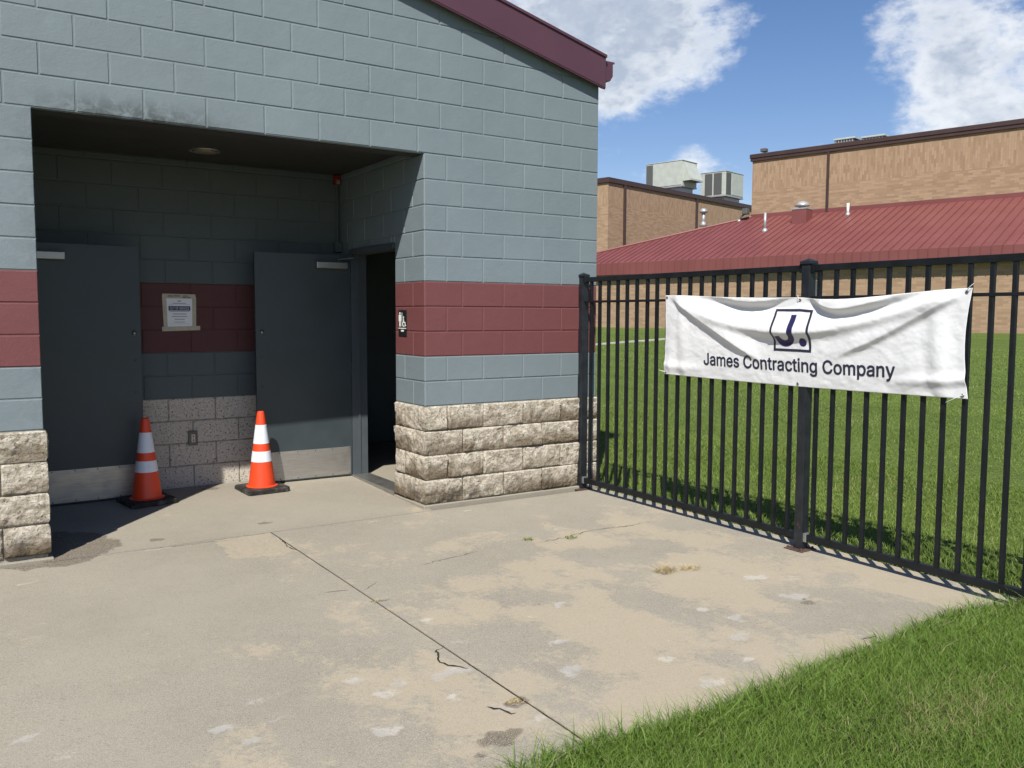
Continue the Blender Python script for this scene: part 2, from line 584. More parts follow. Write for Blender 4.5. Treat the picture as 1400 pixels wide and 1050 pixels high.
def grid_mesh(name, xs, ys, zf, mat):
    X, Y = np.meshgrid(xs, ys)
    Z = zf(X, Y)
    v = np.stack([X, Y, Z], -1).reshape(-1, 3).astype(np.float32)
    nx, ny = len(xs), len(ys)
    i = np.arange((ny - 1) * (nx - 1)); r, c = i // (nx - 1), i % (nx - 1)
    a = r * nx + c
    f = np.stack([a, a + 1, a + nx + 1, a + nx], 1).astype(np.int32)
    me = np_mesh(name, v, f)
    me.materials.append(mat)
    me.polygons.foreach_set('use_smooth', np.ones(len(f), bool))
    return me, X, Y


def np_mesh(name, v, f):
    me = bpy.data.meshes.new(name)
    me.vertices.add(len(v)); me.vertices.foreach_set('co', v.ravel())
    k = f.shape[1]
    me.loops.add(f.size); me.loops.foreach_set('vertex_index', f.ravel())
    me.polygons.add(len(f))
    me.polygons.foreach_set('loop_start', np.arange(0, f.size, k, dtype=np.int32))
    me.polygons.foreach_set('loop_total', np.full(len(f), k, np.int32))
    me.update(calc_edges=True)
    return me


def set_attr(me, name, vals):
    at = me.attributes.new(name, 'FLOAT', 'POINT')
    at.data.foreach_set('value', np.asarray(vals, np.float32).ravel())


xs = np.concatenate([np.linspace(-600, -12, 14), np.linspace(-10, 1.78, 12), np.linspace(2.0, 16, 57)[0:], np.linspace(17, 60, 44), np.linspace(70, 900, 24)])
ys = np.concatenate([np.linspace(-500, -30, 14), np.linspace(-28, 40, 100), np.linspace(42, 110, 24), np.linspace(130, 900, 22)])


def ground_z(x, y):
    f = field_z(x, y)
    return np.where(x < 1.79, -0.12, f)


gme, _, _ = grid_mesh('ground', xs, ys, ground_z, M['turf'])
ground = put('ground', gme)
tag(ground, 'green grassy ground rising gently toward the brick school', 'ground', kind='structure')

# ------------------------------------------------------------------ concrete pavement
pav = MB().box(-9.0, 1.785, -9.0, 1.75, -0.11, -0.075).build('pavement', M['soil'])
tag(pav, 'worn tan concrete pavement in front of the grey block building', 'pavement', kind='structure')

SPOTS = [(-1.83, -2.84, .075, .05), (-1.77, -3.03, .09, .05), (-1.70, -2.96, .07, .035), (-1.9, -3.33, .085, .075), (-1.54, -3.23, .07, .04),
         (-1.61, -3.59, .07, .045), (-1.30, -2.33, .05, .03), (-1.21, -2.36, .06, .03), (-1.21, -2.7, .08, .045), (-0.97, -3.24, .085, .07), (-0.81, -2.96, .08, .035),
         (-0.48, -2.52, .05, .03), (-0.72, -2.59, .05, .03), (-0.51, -3.42, .08, .04), (-0.52, -3.70, .09, .05), (-0.21, -3.61, .06, .04),
         (0.71, -2.57, .07, .03), (1.01, -2.89, .13, .06), (.85, -2.75, .12, .06), (1.29, -3.2, .07, .04), (0.54, -3.70, .08, .04), (-2.25, -3.0, .06, .05), (-2.37, -3.13, .07, .04),
         (-2.44, -2.98, .06, .03), (-2.23, -2.81, .09, .05), (-3.05, -2.66, .06, .03), (-2.98, -2.89, .06, .04), (0.5, -1.13, .05, .03), (0.01, -3.37, .12, .06),
         (0.13, -2.99, .06, .04), (0.26, -0.26, .07, .02), (-1.42, -3.0, .16, .05), (-1.40, -3.40, .12, .05), (-1.37, -3.58, .14, .05), (-2.1, -.12, .16, .02),
         (-.55, -.16, .08, .012), (-2.9, -.5, .10, .02), (.2, -3.2, .10, .04), (-.1, -2.1, .08, .03), (.75, -3.12, .12, .07)]
STAINS = [(-2.08, .136, .06, .045, 1), (-1.274, .187, .06, .05, 1), (-1.329, 1.55, .13, .06, 1), (-1.57, -3.62, .13, .05, .8), (.72, -3.22, .06, .04, 1), (.746, -3.16, .025, .02, 1.4),
          (-1.72, -3.68, .05, .03, .7), (-1.35, -3.39, .07, .06, .9), (-.05, .35, .03, .06, .5), (.6, -2.4, .12, .04, .35), (-.4, -.35, .05, .02, .8), (-1.3, -1.93, .05, .03, .9),
          (-1.75, -.05, .35, .05, .42), (-1.35, -.35, .10, .35, .40), (-2.9, -.03, .30, .07, .8), (1.0, -.03, .9, .05, .55), (-.03, .3, .05, .4, .45)]


def slab(name, xs, ys):
    me, X, Y = grid_mesh(name, xs, ys, slab_z, M['concrete'])
    w1 = fbm(X * 2.1, Y * 2.1, 21, 5)
    wx, wy = X + 0.14 * (fbm(X * 9, Y * 9, 31, 5, .6) - .5), Y + 0.14 * (fbm(X * 9, Y * 9, 32, 5, .6) - .5)
    # sandy, worn-through finish: mostly the right-hand slab and the near part of the left one
    bias = 0.06 + 0.24 * sstep(-1.6, -0.2, X) * sstep(-.3, -1.6, Y) + 0.34 * sstep(-1.9, -2.7, Y) * sstep(-2.9, -1.5, X) + 0.10 * sstep(.2, 1.3, X) \
        - 0.25 * sstep(-1.35, -2.6, X) * sstep(-2.6, -1.6, Y) - .18 * sstep(-.9, -.2, Y)
    w2 = fbm(X * 3.4 + .4 * w1, Y * 2.6, 27, 6, .62)
    sand = np.clip(bias * .95 + (w2 - 0.5) * 2.3 + (w1 - .5) * .8, 0, 1)
    white = np.zeros_like(X); st = np.zeros_like(X)
    for x, y, rx, ry in SPOTS:
        q = np.hypot((wx - x) / rx, (wy - y) / ry) * 1.1
        white = np.maximum(white, (1.0 - sstep(0.35, 1.35, q)) * (.74 + .26 * math.sin(x * 57 + y * 31)))
    for x, y, rx, ry, a in STAINS:
        q = np.hypot((wx - x) / rx, (wy - y) / ry)
        st = np.maximum(st, a * (1.0 - sstep(0.45, 1.25, q)))
    # moss and dirt hugging the joint
    st = np.maximum(st, 0.42 * (1 - sstep(0.004, 0.035, np.abs(X + 1.31) + .02 * fbm(X * 9, Y * 9, 5))) * (Y < -.08))
    wet = np.where((X < -2.2), 1.0 - sstep(0.85, 1.02, np.hypot((wx + 2.74) / .46, (wy - .22) / .48)), 0.0)
    patch = (1 - sstep(.0, .02, np.abs(wx + 1.53) - .21)) * (1 - sstep(0, .02, np.abs(wy + .38) - .29))
    sand = np.maximum(sand, 0.62 * patch)
    set_attr(me, 'sand', sand); set_attr(me, 'white', white); set_attr(me, 'stain', st); set_attr(me, 'wet', wet)
    # spalled spots lie a little lower
    co = np.empty(len(me.vertices) * 3, np.float32); me.vertices.foreach_get('co', co); co = co.reshape(-1, 3)
    co[:, 2] -= (0.003 * white + 0.0015 * (sand > .55)).ravel()
    me.vertices.foreach_set('co', co.ravel())
    # skirts so that the slab has thickness
    bm = bmesh.new(); bm.from_mesh(me)
    edges = [e for e in bm.edges if e.is_boundary]
    r = bmesh.ops.extrude_edge_only(bm, edges=edges)
    for v in [g for g in r['geom'] if isinstance(g, bmesh.types.BMVert)]:
        v.co.z = -0.073
    for f_ in r['geom']:
        if isinstance(f_, bmesh.types.BMFace): f_.smooth = False
    for e_ in edges: e_.smooth = False
    bm.to_mesh(me); bm.free()
    return put(name, me, pav)


G = 0.0135
JX = -1.3105
MB().box(JX - .0042, JX + .0042, -3.88, -.081, -.074, -.0375).build('joint_filler', M['soil'], pav)
MB().box(-2.78, .03, -.0835, -.0785, -.074, -.036).build('joint_filler', M['soil'], pav)
slab('slab', np.arange(-3.6, JX - .004, G), np.arange(-3.885, -.084, G))
slab('slab', np.append(np.arange(JX + .004, 1.77, G), 1.77), np.arange(-3.885, -.084, G))
slab('slab', np.arange(-2.78, .03, G * 1.2), np.arange(-.078, 1.74, G * 1.2))
slab('slab', np.arange(-9, -3.61, .3), np.arange(-9, .21, .3))
slab('slab', np.arange(-3.59, -1.8, .1), np.append(np.arange(-9, -3.95, .2), -3.893))


def crack(pts, w=0.004, wob=0.012, seed=1):
    """a crack: a thin dark sunken ribbon following the slab"""
    r = random.Random(seed)
    P = []
    for (x0, y0), (x1, y1) in zip(pts[:-1], pts[1:]):
        n = max(2, int(math.hypot(x1 - x0, y1 - y0) / 0.02))
        for k in range(n):
            t = k / n
            P.append((x0 + (x1 - x0) * t + r.uniform(-wob, wob), y0 + (y1 - y0) * t + r.uniform(-wob, wob)))
    v, f = [], []
    for i, (x, y) in enumerate(P):
        q = P[min(i + 1, len(P) - 1)]; p0 = P[max(i - 1, 0)]
        tx, ty = q[0] - p0[0], q[1] - p0[1]; l = math.hypot(tx, ty) or 1
        ww = w * r.uniform(.3, 1.1) * min(1, 4 * i / len(P) + .1, 4 * (len(P) - 1 - i) / len(P) + .1)
        z = float(slab_z(np.array(x), np.array(y))) + 0.0012
        v += [(x - ty / l * ww, y + tx / l * ww, z), (x + ty / l * ww, y - tx / l * ww, z)]
        if i: f.append((2 * i - 2, 2 * i - 1, 2 * i + 1, 2 * i))
    o = MB().add(v, f).build('crack', M['soil'], pav)
    return o


crack([(-.82, -1.43), (-.55, -1.38), (-.26, -1.335)], .003, .012, 1)
crack([(.12, -1.38), (.40, -1.36), (.72, -1.30), (1.05, -1.34), (1.36, -1.32)], .004, .014, 2)
crack([(-1.30, -2.70), (-1.37, -2.74), (-1.42, -2.86), (-1.39, -2.93), (-1.33, -3.02)], .007, .008, 3)
crack([(-1.47, -3.36), (-1.42, -3.47), (-1.38, -3.50)], .007, .008, 4)
crack([(.46, -3.74), (.56, -3.75), (.62, -3.70)], .006, .006, 5)
crack([(-1.50, -1.62), (-1.34, -1.66)], .0035, .004, 6)
crack([(-1.28, -1.70), (-1.13, -1.58)], .0025, .004, 7)
crack([(-2.2, -.10), (-1.8, -.13), (-1.55, -.15)], .003, .008, 8)
crack([(-1.31, -.28), (-1.34, -.55), (-1.31, -.70)], .006, .008, 9)

# ------------------------------------------------------------------ restroom building
CH = 0.2032      # course
BL = 0.4064      # block module
OP_L, OP_R, OP_T = -2.745, 0.0, 14 * CH
EDGE_R = 1.772
BACK_Y = 1.76
CEIL_Z = 2.90
SLOPE = 0.246


def eave_z(x):      # underside line of the rake fascia
    return 4.03 - SLOPE * x


bld = empty('restroom_building', (0, 0, 0), 0, 'grey painted block restroom building with maroon band and rough stone base', 'building')


def band_mat(row):
    return M['maroon'] if 6 <= row < 9 else M['grey']


JT = 0.0046   # half joint
_bcache = {}


def block_mesh(poly, mat, key=None, depth=0.012, ch=0.0040):
    """poly: convex outline (u, z) already set back from the joint, front at y=0 facing -y"""
    k = (key, mat.name) if key else None
    if k and k in _bcache: return _bcache[k]
    n = len(poly)
    cx = sum(p[0] for p in poly) / n; cz = sum(p[1] for p in poly) / n
    # inset ring
    ins = []
    for i in range(n):
        a, b, c = poly[i - 1], poly[i], poly[(i + 1) % n]
        def nrm(p, q):
            dx, dz = q[0] - p[0], q[1] - p[1]; l = math.hypot(dx, dz) or 1
            return (-dz / l, dx / l)
        n1, n2 = nrm(a, b), nrm(b, c)
        sx, sz = n1[0] + n2[0], n1[1] + n2[1]
        dd = 1 + n1[0] * n2[0] + n1[1] * n2[1]
        ins.append((b[0] + ch * sx / max(dd, .3), b[1] + ch * sz / max(dd, .3)))
    v = [(p[0], depth, p[1]) for p in poly] + [(p[0], ch, p[1]) for p in poly] + [(p[0], 0, p[1]) for p in ins]
    f = []
    for i in range(n):
        j = (i + 1) % n
        f.append((i, j, n + j, n + i)); f.append((n + i, n + j, 2 * n + j, 2 * n + i))
    f.append(tuple(range(2 * n, 3 * n)))
    me = MB().add(v, f).mesh('block', mat, fix=True)
    if k: _bcache[k] = me
    return me


def clip_poly(poly, a, b, c):
    """keep a*u + b*z <= c"""
    out = []
    for i in range(len(poly)):
        p, q = poly[i], poly[(i + 1) % len(poly)]
        fp, fq = a * p[0] + b * p[1] - c, a * q[0] + b * q[1] - c
        if fp <= 0: out.append(p)
        if fp * fq < 0:
            t = fp / (fp - fq)
            out.append((p[0] + (q[0] - p[0]) * t, p[1] + (q[1] - p[1]) * t))
    return out


def place_block(parent, u0, u1, z0, z1, mat, org, rz, clip=None):
    w, h = u1 - u0 - 2 * JT, z1 - z0 - 2 * JT
    if w < 0.012 or h < 0.012: return
    jit = random.uniform(-.0008, .0008)
    if clip is None:
        poly = [(0, 0), (w, 0), (w, h), (0, h)]
        me = block_mesh(poly, mat, (round(w, 3), round(h, 3)))
    else:
        poly = clip([(u0 + JT, z0 + JT), (u1 - JT, z0 + JT), (u1 - JT, z1 - JT), (u0 + JT, z1 - JT)])
        if len(poly) < 3: return
        poly = [(p[0] - u0 - JT, p[1] - z0 - JT) for p in poly]
        if max(p[1] for p in poly) < .015: return
        me = block_mesh(poly, mat)
    c, s = math.cos(rz), math.sin(rz)
    u = u0 + JT
    put('block', me, parent, (org[0] + c * u - s * jit, org[1] + s * u + c * jit, z0 + JT), (0, 0, rz))


# --- wall cores (painted joints); blocks stand 4 mm proud of them
JD = 0.0046
def core(name, boxes, extra=None, mats=('grey', 'maroon')):
    mb = MB()
    for (x0, x1, y0, y1, z0, z1, m) in boxes: mb.box(x0, x1, y0, y1, z0, z1, m)
    if extra: extra(mb)
    o = mb.build(name, [M[mats[0]], M[mats[1]], M['mortar_stone']], bld)
    return o


Z4, Z6, Z9, ZB = 4 * CH, 6 * CH, 9 * CH, 0.000
T = 0.2
EPS = .0006


def pier_core(x0, x1):
    return [(x0, x1, JD, T, -.06, Z4 - .002, 2), (x0, x1, JD, T, Z4 - .002, Z6, 0), (x0, x1, JD, T, Z6, Z9, 1), (x0, x1, JD, T, Z9, OP_T, 0)]


def gable(mb):
    xl, xr = -5.2, EDGE_R - JD
    poly = [(xl, OP_T), (xr, OP_T), (xr, eave_z(xr) + .12), (-3.4, eave_z(-3.4) + .12), (xl, eave_z(-1.6) + .12)]
    mb.prism(poly, JD, T, 0)


front = core('front_wall', pier_core(-5.2, OP_L - JD) + pier_core(OP_R + JD, EDGE_R - JD), gable)

FA = [OP_R, .2032, .5535, .96, 1.3664, EDGE_R]       # joints of even rows on the right pier
FB = [OP_R, .3504, .7568, 1.1632, 1.5696, EDGE_R]
front_org = (0, 0)
for row in range(4, 14):
    js = FB if row % 2 == 0 else FA
    for a, b in zip(js[:-1], js[1:]):
        place_block(front, a, b, row * CH, (row + 1) * CH, band_mat(row), front_org, 0)
    # left pier
    xj = OP_L
    first = .3048 if row % 2 == 0 else BL
    js = [xj, xj - first] + [xj - first - BL * k for k in range(1, 3)]
    for a, b in zip(js[:-1], js[1:]):
        place_block(front, b, a, row * CH, (row + 1) * CH, band_mat(row), front_org, 0)


def roof_clip(poly):
    return clip_poly(poly, SLOPE, 1.0, 4.03 + 0.10)


for row in range(14, 21):
    off = .3504 if row % 2 == 0 else .5535
    js = [EDGE_R]
    x = off + BL * 4
    while x > -3.9:
        x -= BL
        if x < EDGE_R - .05: js.append(x)
    for a, b in zip(js[:-1], js[1:]):
        if eave_z(b) + .1 < row * CH: continue
        place_block(front, b, a, row * CH, (row + 1) * CH, M['grey'], front_org, 0,
                    roof_clip if eave_z(a) + .1 < (row + 1) * CH else None)

# --- alcove side wall on the right (faces -x) with the open doorway
D0, D1, DH = 0.545, 1.475, 2.125
side = core('side_wall', [
    (JD, T, T + .0005, D0, -.06, Z4 - .002, 2), (JD, T, T + .0005, D0, Z4 - .002, Z6, 0), (JD, T, T + .0005, D0, Z6, Z9, 1), (JD, T, T + .0005, D0, Z9, CEIL_Z + .3, 0),
    (JD, T, D0, D1 + .05, DH + .047, CEIL_Z + .3, 0),
    (JD, T - .06, D1 + .05, BACK_Y, -.06, Z4, 2), (JD, T - .06, D1 + .05, BACK_Y, Z4, Z6, 0), (JD, T - .06, D1 + .05, BACK_Y, Z6, Z9, 1), (JD, T - .06, D1 + .05, BACK_Y, Z9, CEIL_Z + .3, 0)])
RZ = math.radians(-90)       # u runs towards -y, the face looks to -x


def side_block(y0, y1, z0, z1, mat):
    place_block(side, -y1, -y0, z0, z1, mat, (0, 0), RZ)


for row in range(4, 15):
    z0, z1 = row * CH, min((row + 1) * CH, CEIL_Z)
    js = [0.0, .2032 if row % 2 == 0 else .36] + [.2032 + BL * k if row % 2 == 0 else .36 + BL * k for k in range(1, 5)]
    js = [j for j in js if j < BACK_Y - .03] + [BACK_Y]
    for a, b in zip(js[:-1], js[1:]):
        for lo, hi in (((0, D0), (D1 + .05, BACK_Y)) if z0 < DH + .04 else ((0, BACK_Y),)):
            aa, bb = max(a, lo), min(b, hi)
            zz0 = z0
            if row == 10 and (aa >= D0 or bb > D0):
                pass
            if bb - aa > .03: side_block(aa, bb, zz0, z1, band_mat(row))
        if row == 10:       # the cut course over the door head
            aa, bb = max(a, D0), min(b, D1 + .05)
            if bb - aa > .03: side_block(aa, bb, DH + .045, z1, M['grey'])
# lower rows behind the open door are pitted stone like the back wall
# --- alcove back wall
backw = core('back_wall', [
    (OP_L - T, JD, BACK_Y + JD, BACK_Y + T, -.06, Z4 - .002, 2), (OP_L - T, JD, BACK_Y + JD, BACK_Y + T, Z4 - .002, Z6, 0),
    (OP_L - T, JD, BACK_Y + JD, BACK_Y + T, Z6, Z9, 1), (OP_L - T, JD, BACK_Y + JD, BACK_Y + T, Z9, CEIL_Z + .3, 0)], None, ('darkened_grey', 'darkened_maroon'))
for row in range(0, 15):
    off = -.10 if row % 2 == 0 else .10
    js = [OP_R] + [OP_R + off - .1 - BL * k for k in range(0, 7)] + [OP_L]
    js = sorted(set([j for j in js if OP_L <= j <= OP_R]))
    for a, b in zip(js[:-1], js[1:]):
        if b - a < .04: continue
        if row < 9 and (b < -2.1 or a > -.62): continue      # hidden behind the open doors
        if row < 4:
            w, h = b - a - .011, CH - .011
            z0 = row * CH + .0055
            put('block', block_mesh([(0, 0), (w, 0), (w, h), (0, h)], M['popcorn'], (round(w, 3), round(h, 3))), backw,
                (a + .0055, BACK_Y + random.uniform(-.001, .001), z0), (0, 0, 0))
        else:
            place_block(backw, a, b, row * CH, min((row + 1) * CH, CEIL_Z), M['darkened_maroon'] if 6 <= row < 9 else M['darkened_grey'], (0, BACK_Y), 0)
# --- left side wall of the alcove (seen only from further right), with its own doorway
leftw = core('side_wall', [
    (OP_L - T, OP_L - .05, T + .0005, BACK_Y, -.06, CEIL_Z + .3, 0)])


# --- split-face stone blocks
def split_block(parent, u0, u1, z0, z1, org, rz, left_open=None, right_open=None, seed=0, back=0.008):
    """rough-hewn block: front displaced; left/right return shown when open gives its depth"""
    jt = .0042
    w, h = u1 - u0 - 2 * jt, z1 - z0 - 2 * jt
    if left_open: w += jt
    if right_open: w += jt
    ul = u0 + (0 if left_open else jt)
    nx, nz = max(4, int(w / .0095)), max(4, int(h / .0095))
    r = np.random.default_rng(1000 + seed)
    ox, oz = r.uniform(0, 90, 2)
    tilt, tz = r.uniform(-.010, .010), r.uniform(-.010, .012)
    V, F = [], []
    idx = {}
    gx, gz = np.linspace(0, w, nx + 1), np.linspace(0, h, nz + 1)
    X, Z = np.meshgrid(gx, gz)
    rough = (fbm((X + ox) * 11, (Z + oz) * 13, seed, 6, .70) - .5)
    rough = 1.25 * rough + .55 * np.abs(fbm((X + Z * .6 + ox) * 34, (Z - X * .4 + oz) * 26, seed + 7, 3) - .5)
    def edge(t, L, k):
        return sstep(0, k, np.minimum(t, L - t))
    el = np.ones_like(X)
    el *= sstep(0, .013, Z) * sstep(0, .010, h - Z)
    if not left_open: el *= sstep(0, .009, X)
    if not right_open: el *= sstep(0, .009, w - X)
    bulge = .011 + .029 * rough + tilt * (X / w - .5) * 2 + tz * (Z / h - .5) * 2
    D = np.clip(.004 + el * bulge, .001, .05)
    mb = MB()
    verts = [(X[j, i], -D[j, i], Z[j, i]) for j in range(nz + 1) for i in range(nx + 1)]
    W_ = nx + 1
    if left_open:      # rough return on the left as well: push the front-left column outwards
        pass
    faces = [(j * W_ + i, j * W_ + i + 1, (j + 1) * W_ + i + 1, (j + 1) * W_ + i) for j in range(nz) for i in range(nx)]
    mb.add(verts, faces)
    # edges back to the wall
    def skirt(ids, dep):
        n0 = len(mb.v)
        mb.v += [(mb.v[k][0], dep, mb.v[k][2]) for k in ids]
        for q in range(len(ids) - 1):
            mb.f.append((ids[q], ids[q + 1], n0 + q + 1, n0 + q)); mb.m.append(0)
    skirt([i for i in range(W_)], back); skirt([nz * W_ + i for i in range(W_)], back)
    if not left_open: skirt([j * W_ for j in range(nz + 1)], back)
    if not right_open: skirt([j * W_ + nx for j in range(nz + 1)], back)
    for op, col in ((left_open, 0), (right_open, nx)):
        if not op: continue
        sgn = -1 if col == 0 else 1
        ny = max(4, int(op / .0095))
        rows_ = []
        for j in range(nz + 1):
            row_ = [j * W_ + col]
            for q in range(1, ny + 1):
                yy = op * q / ny
                zz = gz[j]
                rr = float(fbm(np.array([(yy + ox + 31) * 13.0]), np.array([(zz + oz) * 13.0]), seed + 3, 6, .70)[0] - .5) * 1.25
                ez = float(sstep(0, .022, np.array(zz)) * sstep(0, .016, np.array(h - zz)))
                ey = float(sstep(0, .016, np.array(op - yy)))
                dd = max(.001, .004 + ez * ey * (.011 + .029 * rr))
                row_.append(len(mb.v)); mb.v.append(((0 if sgn < 0 else w) + sgn * dd, yy, zz))
            rows_.append(row_)
            k0 = j * W_ + col
            x, y, z = mb.v[k0]
            ez = float(sstep(0, .022, np.array(z)) * sstep(0, .016, np.array(h - z)))
            mb.v[k0] = (x + sgn * (.003 + .009 * ez), y, z)
        for j in range(nz):
            for q in range(ny):
                mb.f.append((rows_[j][q], rows_[j][q + 1], rows_[j + 1][q + 1], rows_[j + 1][q])); mb.m.append(0)
        for j in (0, nz):
            ids = rows_[j]
            n0 = len(mb.v)
            mb.v += [((.03 if sgn < 0 else w - .03), mb.v[k][1], mb.v[k][2]) for k in ids]
            for q in range(len(ids) - 1):
                mb.f.append((ids[q], ids[q + 1], n0 + q + 1, n0 + q)); mb.m.append(0)
    me = mb.mesh('stone_block', M['split'], smooth=True)
    sharpen(me, 38)
    c, s = math.cos(rz), math.sin(rz)
    return put('stone_block', me, parent, (org[0] + c * ul, org[1] + s * ul, z0 + jt), (0, 0, rz))


sd = 0
for row in range(4):
    z0, z1 = max(row * CH, ZB), (row + 1) * CH
    odd = row % 2 == 1
    # right pier, front
    js = ([0, .2032, .5535, .96, 1.3664, EDGE_R] if odd else [0, .3504, .7568, 1.1632, 1.5696, EDGE_R])
    ret = .36 if odd else .2032
    for i, (a, b) in enumerate(zip(js[:-1], js[1:])):
        sd += 1
        split_block(front, a, b, z0, z1, (0, 0), 0, left_open=ret if i == 0 else None, right_open=T if i == len(js) - 2 else None, seed=sd)
    # right pier, return into the doorway
    sd += 1
    ys_ = [ret, D0]
    split_block(side, -D0, -ret, z0, z1, (0, 0), RZ, seed=sd, left_open=None)
    # left pier
    first = BL * .55 if odd else BL * .96
    xs_ = [OP_L, OP_L - (.40 if not odd else .26)]
    while xs_[-1] > -3.7: xs_.append(xs_[-1] - BL)
    if odd is False: xs_ = [OP_L, OP_L - .255 - (0 if row else .0)] + [OP_L - .255 - BL * k for k in (1, 2)]
    else: xs_ = [OP_L, OP_L - .46] + [OP_L - .46 - BL * k for k in (1, 2)]
    for i, (a, b) in enumerate(zip(xs_[:-1], xs_[1:])):
        sd += 1
        split_block(front, b, a, z0, z1, (0, 0), 0, right_open=T if i == 0 else None, seed=sd)

# --- footing, ceiling, roof, interior
mb = MB()
mb.bevbox(-.028, EDGE_R + .02, -.030, .10, -.10, ZB - .002, .006)
mb.bevbox(-.0275, .10, .101, D0 - .004, -.10, ZB - .003, .006)
foot = mb.build('footing', M['concrete_plain'], bld)
MB().bevbox(-5.2, OP_L + .026, -.036, .10, -.10, ZB - .02, .006).build('footing', M['concrete_plain'], bld)
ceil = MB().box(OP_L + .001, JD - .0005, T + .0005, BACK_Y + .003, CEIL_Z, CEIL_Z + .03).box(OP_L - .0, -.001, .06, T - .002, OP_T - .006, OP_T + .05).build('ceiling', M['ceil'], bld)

roof_y0, roof_y1 = -.075, 6.0
mb = MB()
xr, xm, xl = EDGE_R + .015, -3.4, -8.6
def rz_(x): return eave_z(x) + .272
mb.prism([(xm, rz_(xm) - .10), (xr, rz_(xr) - .10), (xr, rz_(xr)), (xm, rz_(xm))], roof_y0 + .012, roof_y1)
mb.prism([(xl, rz_(xr) - .10), (xm - .001, rz_(xm) - .10), (xm - .001, rz_(xm)), (xl, rz_(xr))], roof_y0 + .012, roof_y1)
mb.build('roof', M['fascia'], bld)
mb = MB()
mb.prism([(xm, eave_z(xm)), (xr, eave_z(xr)), (xr, eave_z(xr) + .268), (xm, eave_z(xm) + .268)], roof_y0, -.022)
mb.prism([(xm, eave_z(xm) + .262), (xr + .006, eave_z(xr + .006) + .262), (xr + .006, eave_z(xr) + .284), (xm, eave_z(xm) + .284)], roof_y0 - .012, roof_y0 + .004)
mb.prism([(xm, eave_z(xm) - .012), (xr, eave_z(xr) - .012), (xr, eave_z(xr) + .004), (xm, eave_z(xm) + .004)], roof_y0 + .004, roof_y0 + .022)
mb.prism([(xl, eave_z(xr)), (xm - .001, eave_z(xm)), (xm - .001, eave_z(xm) + .268), (xl, eave_z(xr) + .268)], roof_y0, -.022)
fas = mb.build('fascia', M['fascia'], bld)
# box gutter along the right eave, its closed end facing the viewer
gz = eave_z(EDGE_R) + .07
mb = MB()
mb.prism([(xr + .012, gz), (xr + .075, gz + .0), (xr + .105, gz + .045), (xr + .105, gz + .150), (xr + .125, gz + .158), (xr + .125, gz + .172), (xr + .012, gz + .172)], -.045, 5.9)
mb.build('gutter', M['fascia'], bld)
# body behind the front wall and the dark restroom
mb = MB()
mb.box(EDGE_R - .2, EDGE_R - JD, T + .0005, 6, -.06, 3.55)
mb.box(OP_L - T, EDGE_R - .2005, 5.8, 6, -.06, 3.55)
mb.box(T + .0005, EDGE_R - .2005, 3.4, 3.5, -.06, 3.4)
mb.box(.0005, T, BACK_Y + T + .0005, 5.799, -.06, 3.4)
mb.box(T + .0005, EDGE_R - .2005, T + .0005, 3.399, 2.60, 2.68)
mb.box(-5.2, OP_L - T - .001, 5.8, 6, -.06, 3.55)
mb.box(-5.2, -5.0, T + .0005, 5.799, -.06, 3.55)
mb.build('inner_wall', M['grey'], bld)
MB().box(.02, EDGE_R - .21, T + .001, 3.39, -.08, .012).build('restroom_floor', M['concrete_plain'], bld)

# --- door frame and doors
mb = MB()
FD0, FD1 = -.012, .2
mb.bevbox(FD0, FD1 - .055, D1 + .001, D1 + .05, -.03, DH + .048, .002)        # hinge jamb
mb.bevbox(.03, FD1 - .055, D0 + .0005, D0 + .020, .0, DH + .048, .002)          # strike jamb
mb.bevbox(FD0, FD1 - .055, D0 + .0205, D1 + .0005, DH, DH + .047, .002)         # head
mb.bevbox(.05, .070, D1 - .010, D1 + .0005, .0, DH - .0005, .001)
mb.bevbox(.05, .075, D0 + .0205, D0 + .036, .0, DH - .0005, .001)
fr = mb.build('door_frame', M['frame'], bld)
MB().bevbox(-.03, .16, D0 + .001, D1 - .001, -.04, .026, .004).build('threshold', M['aluminium'], bld)


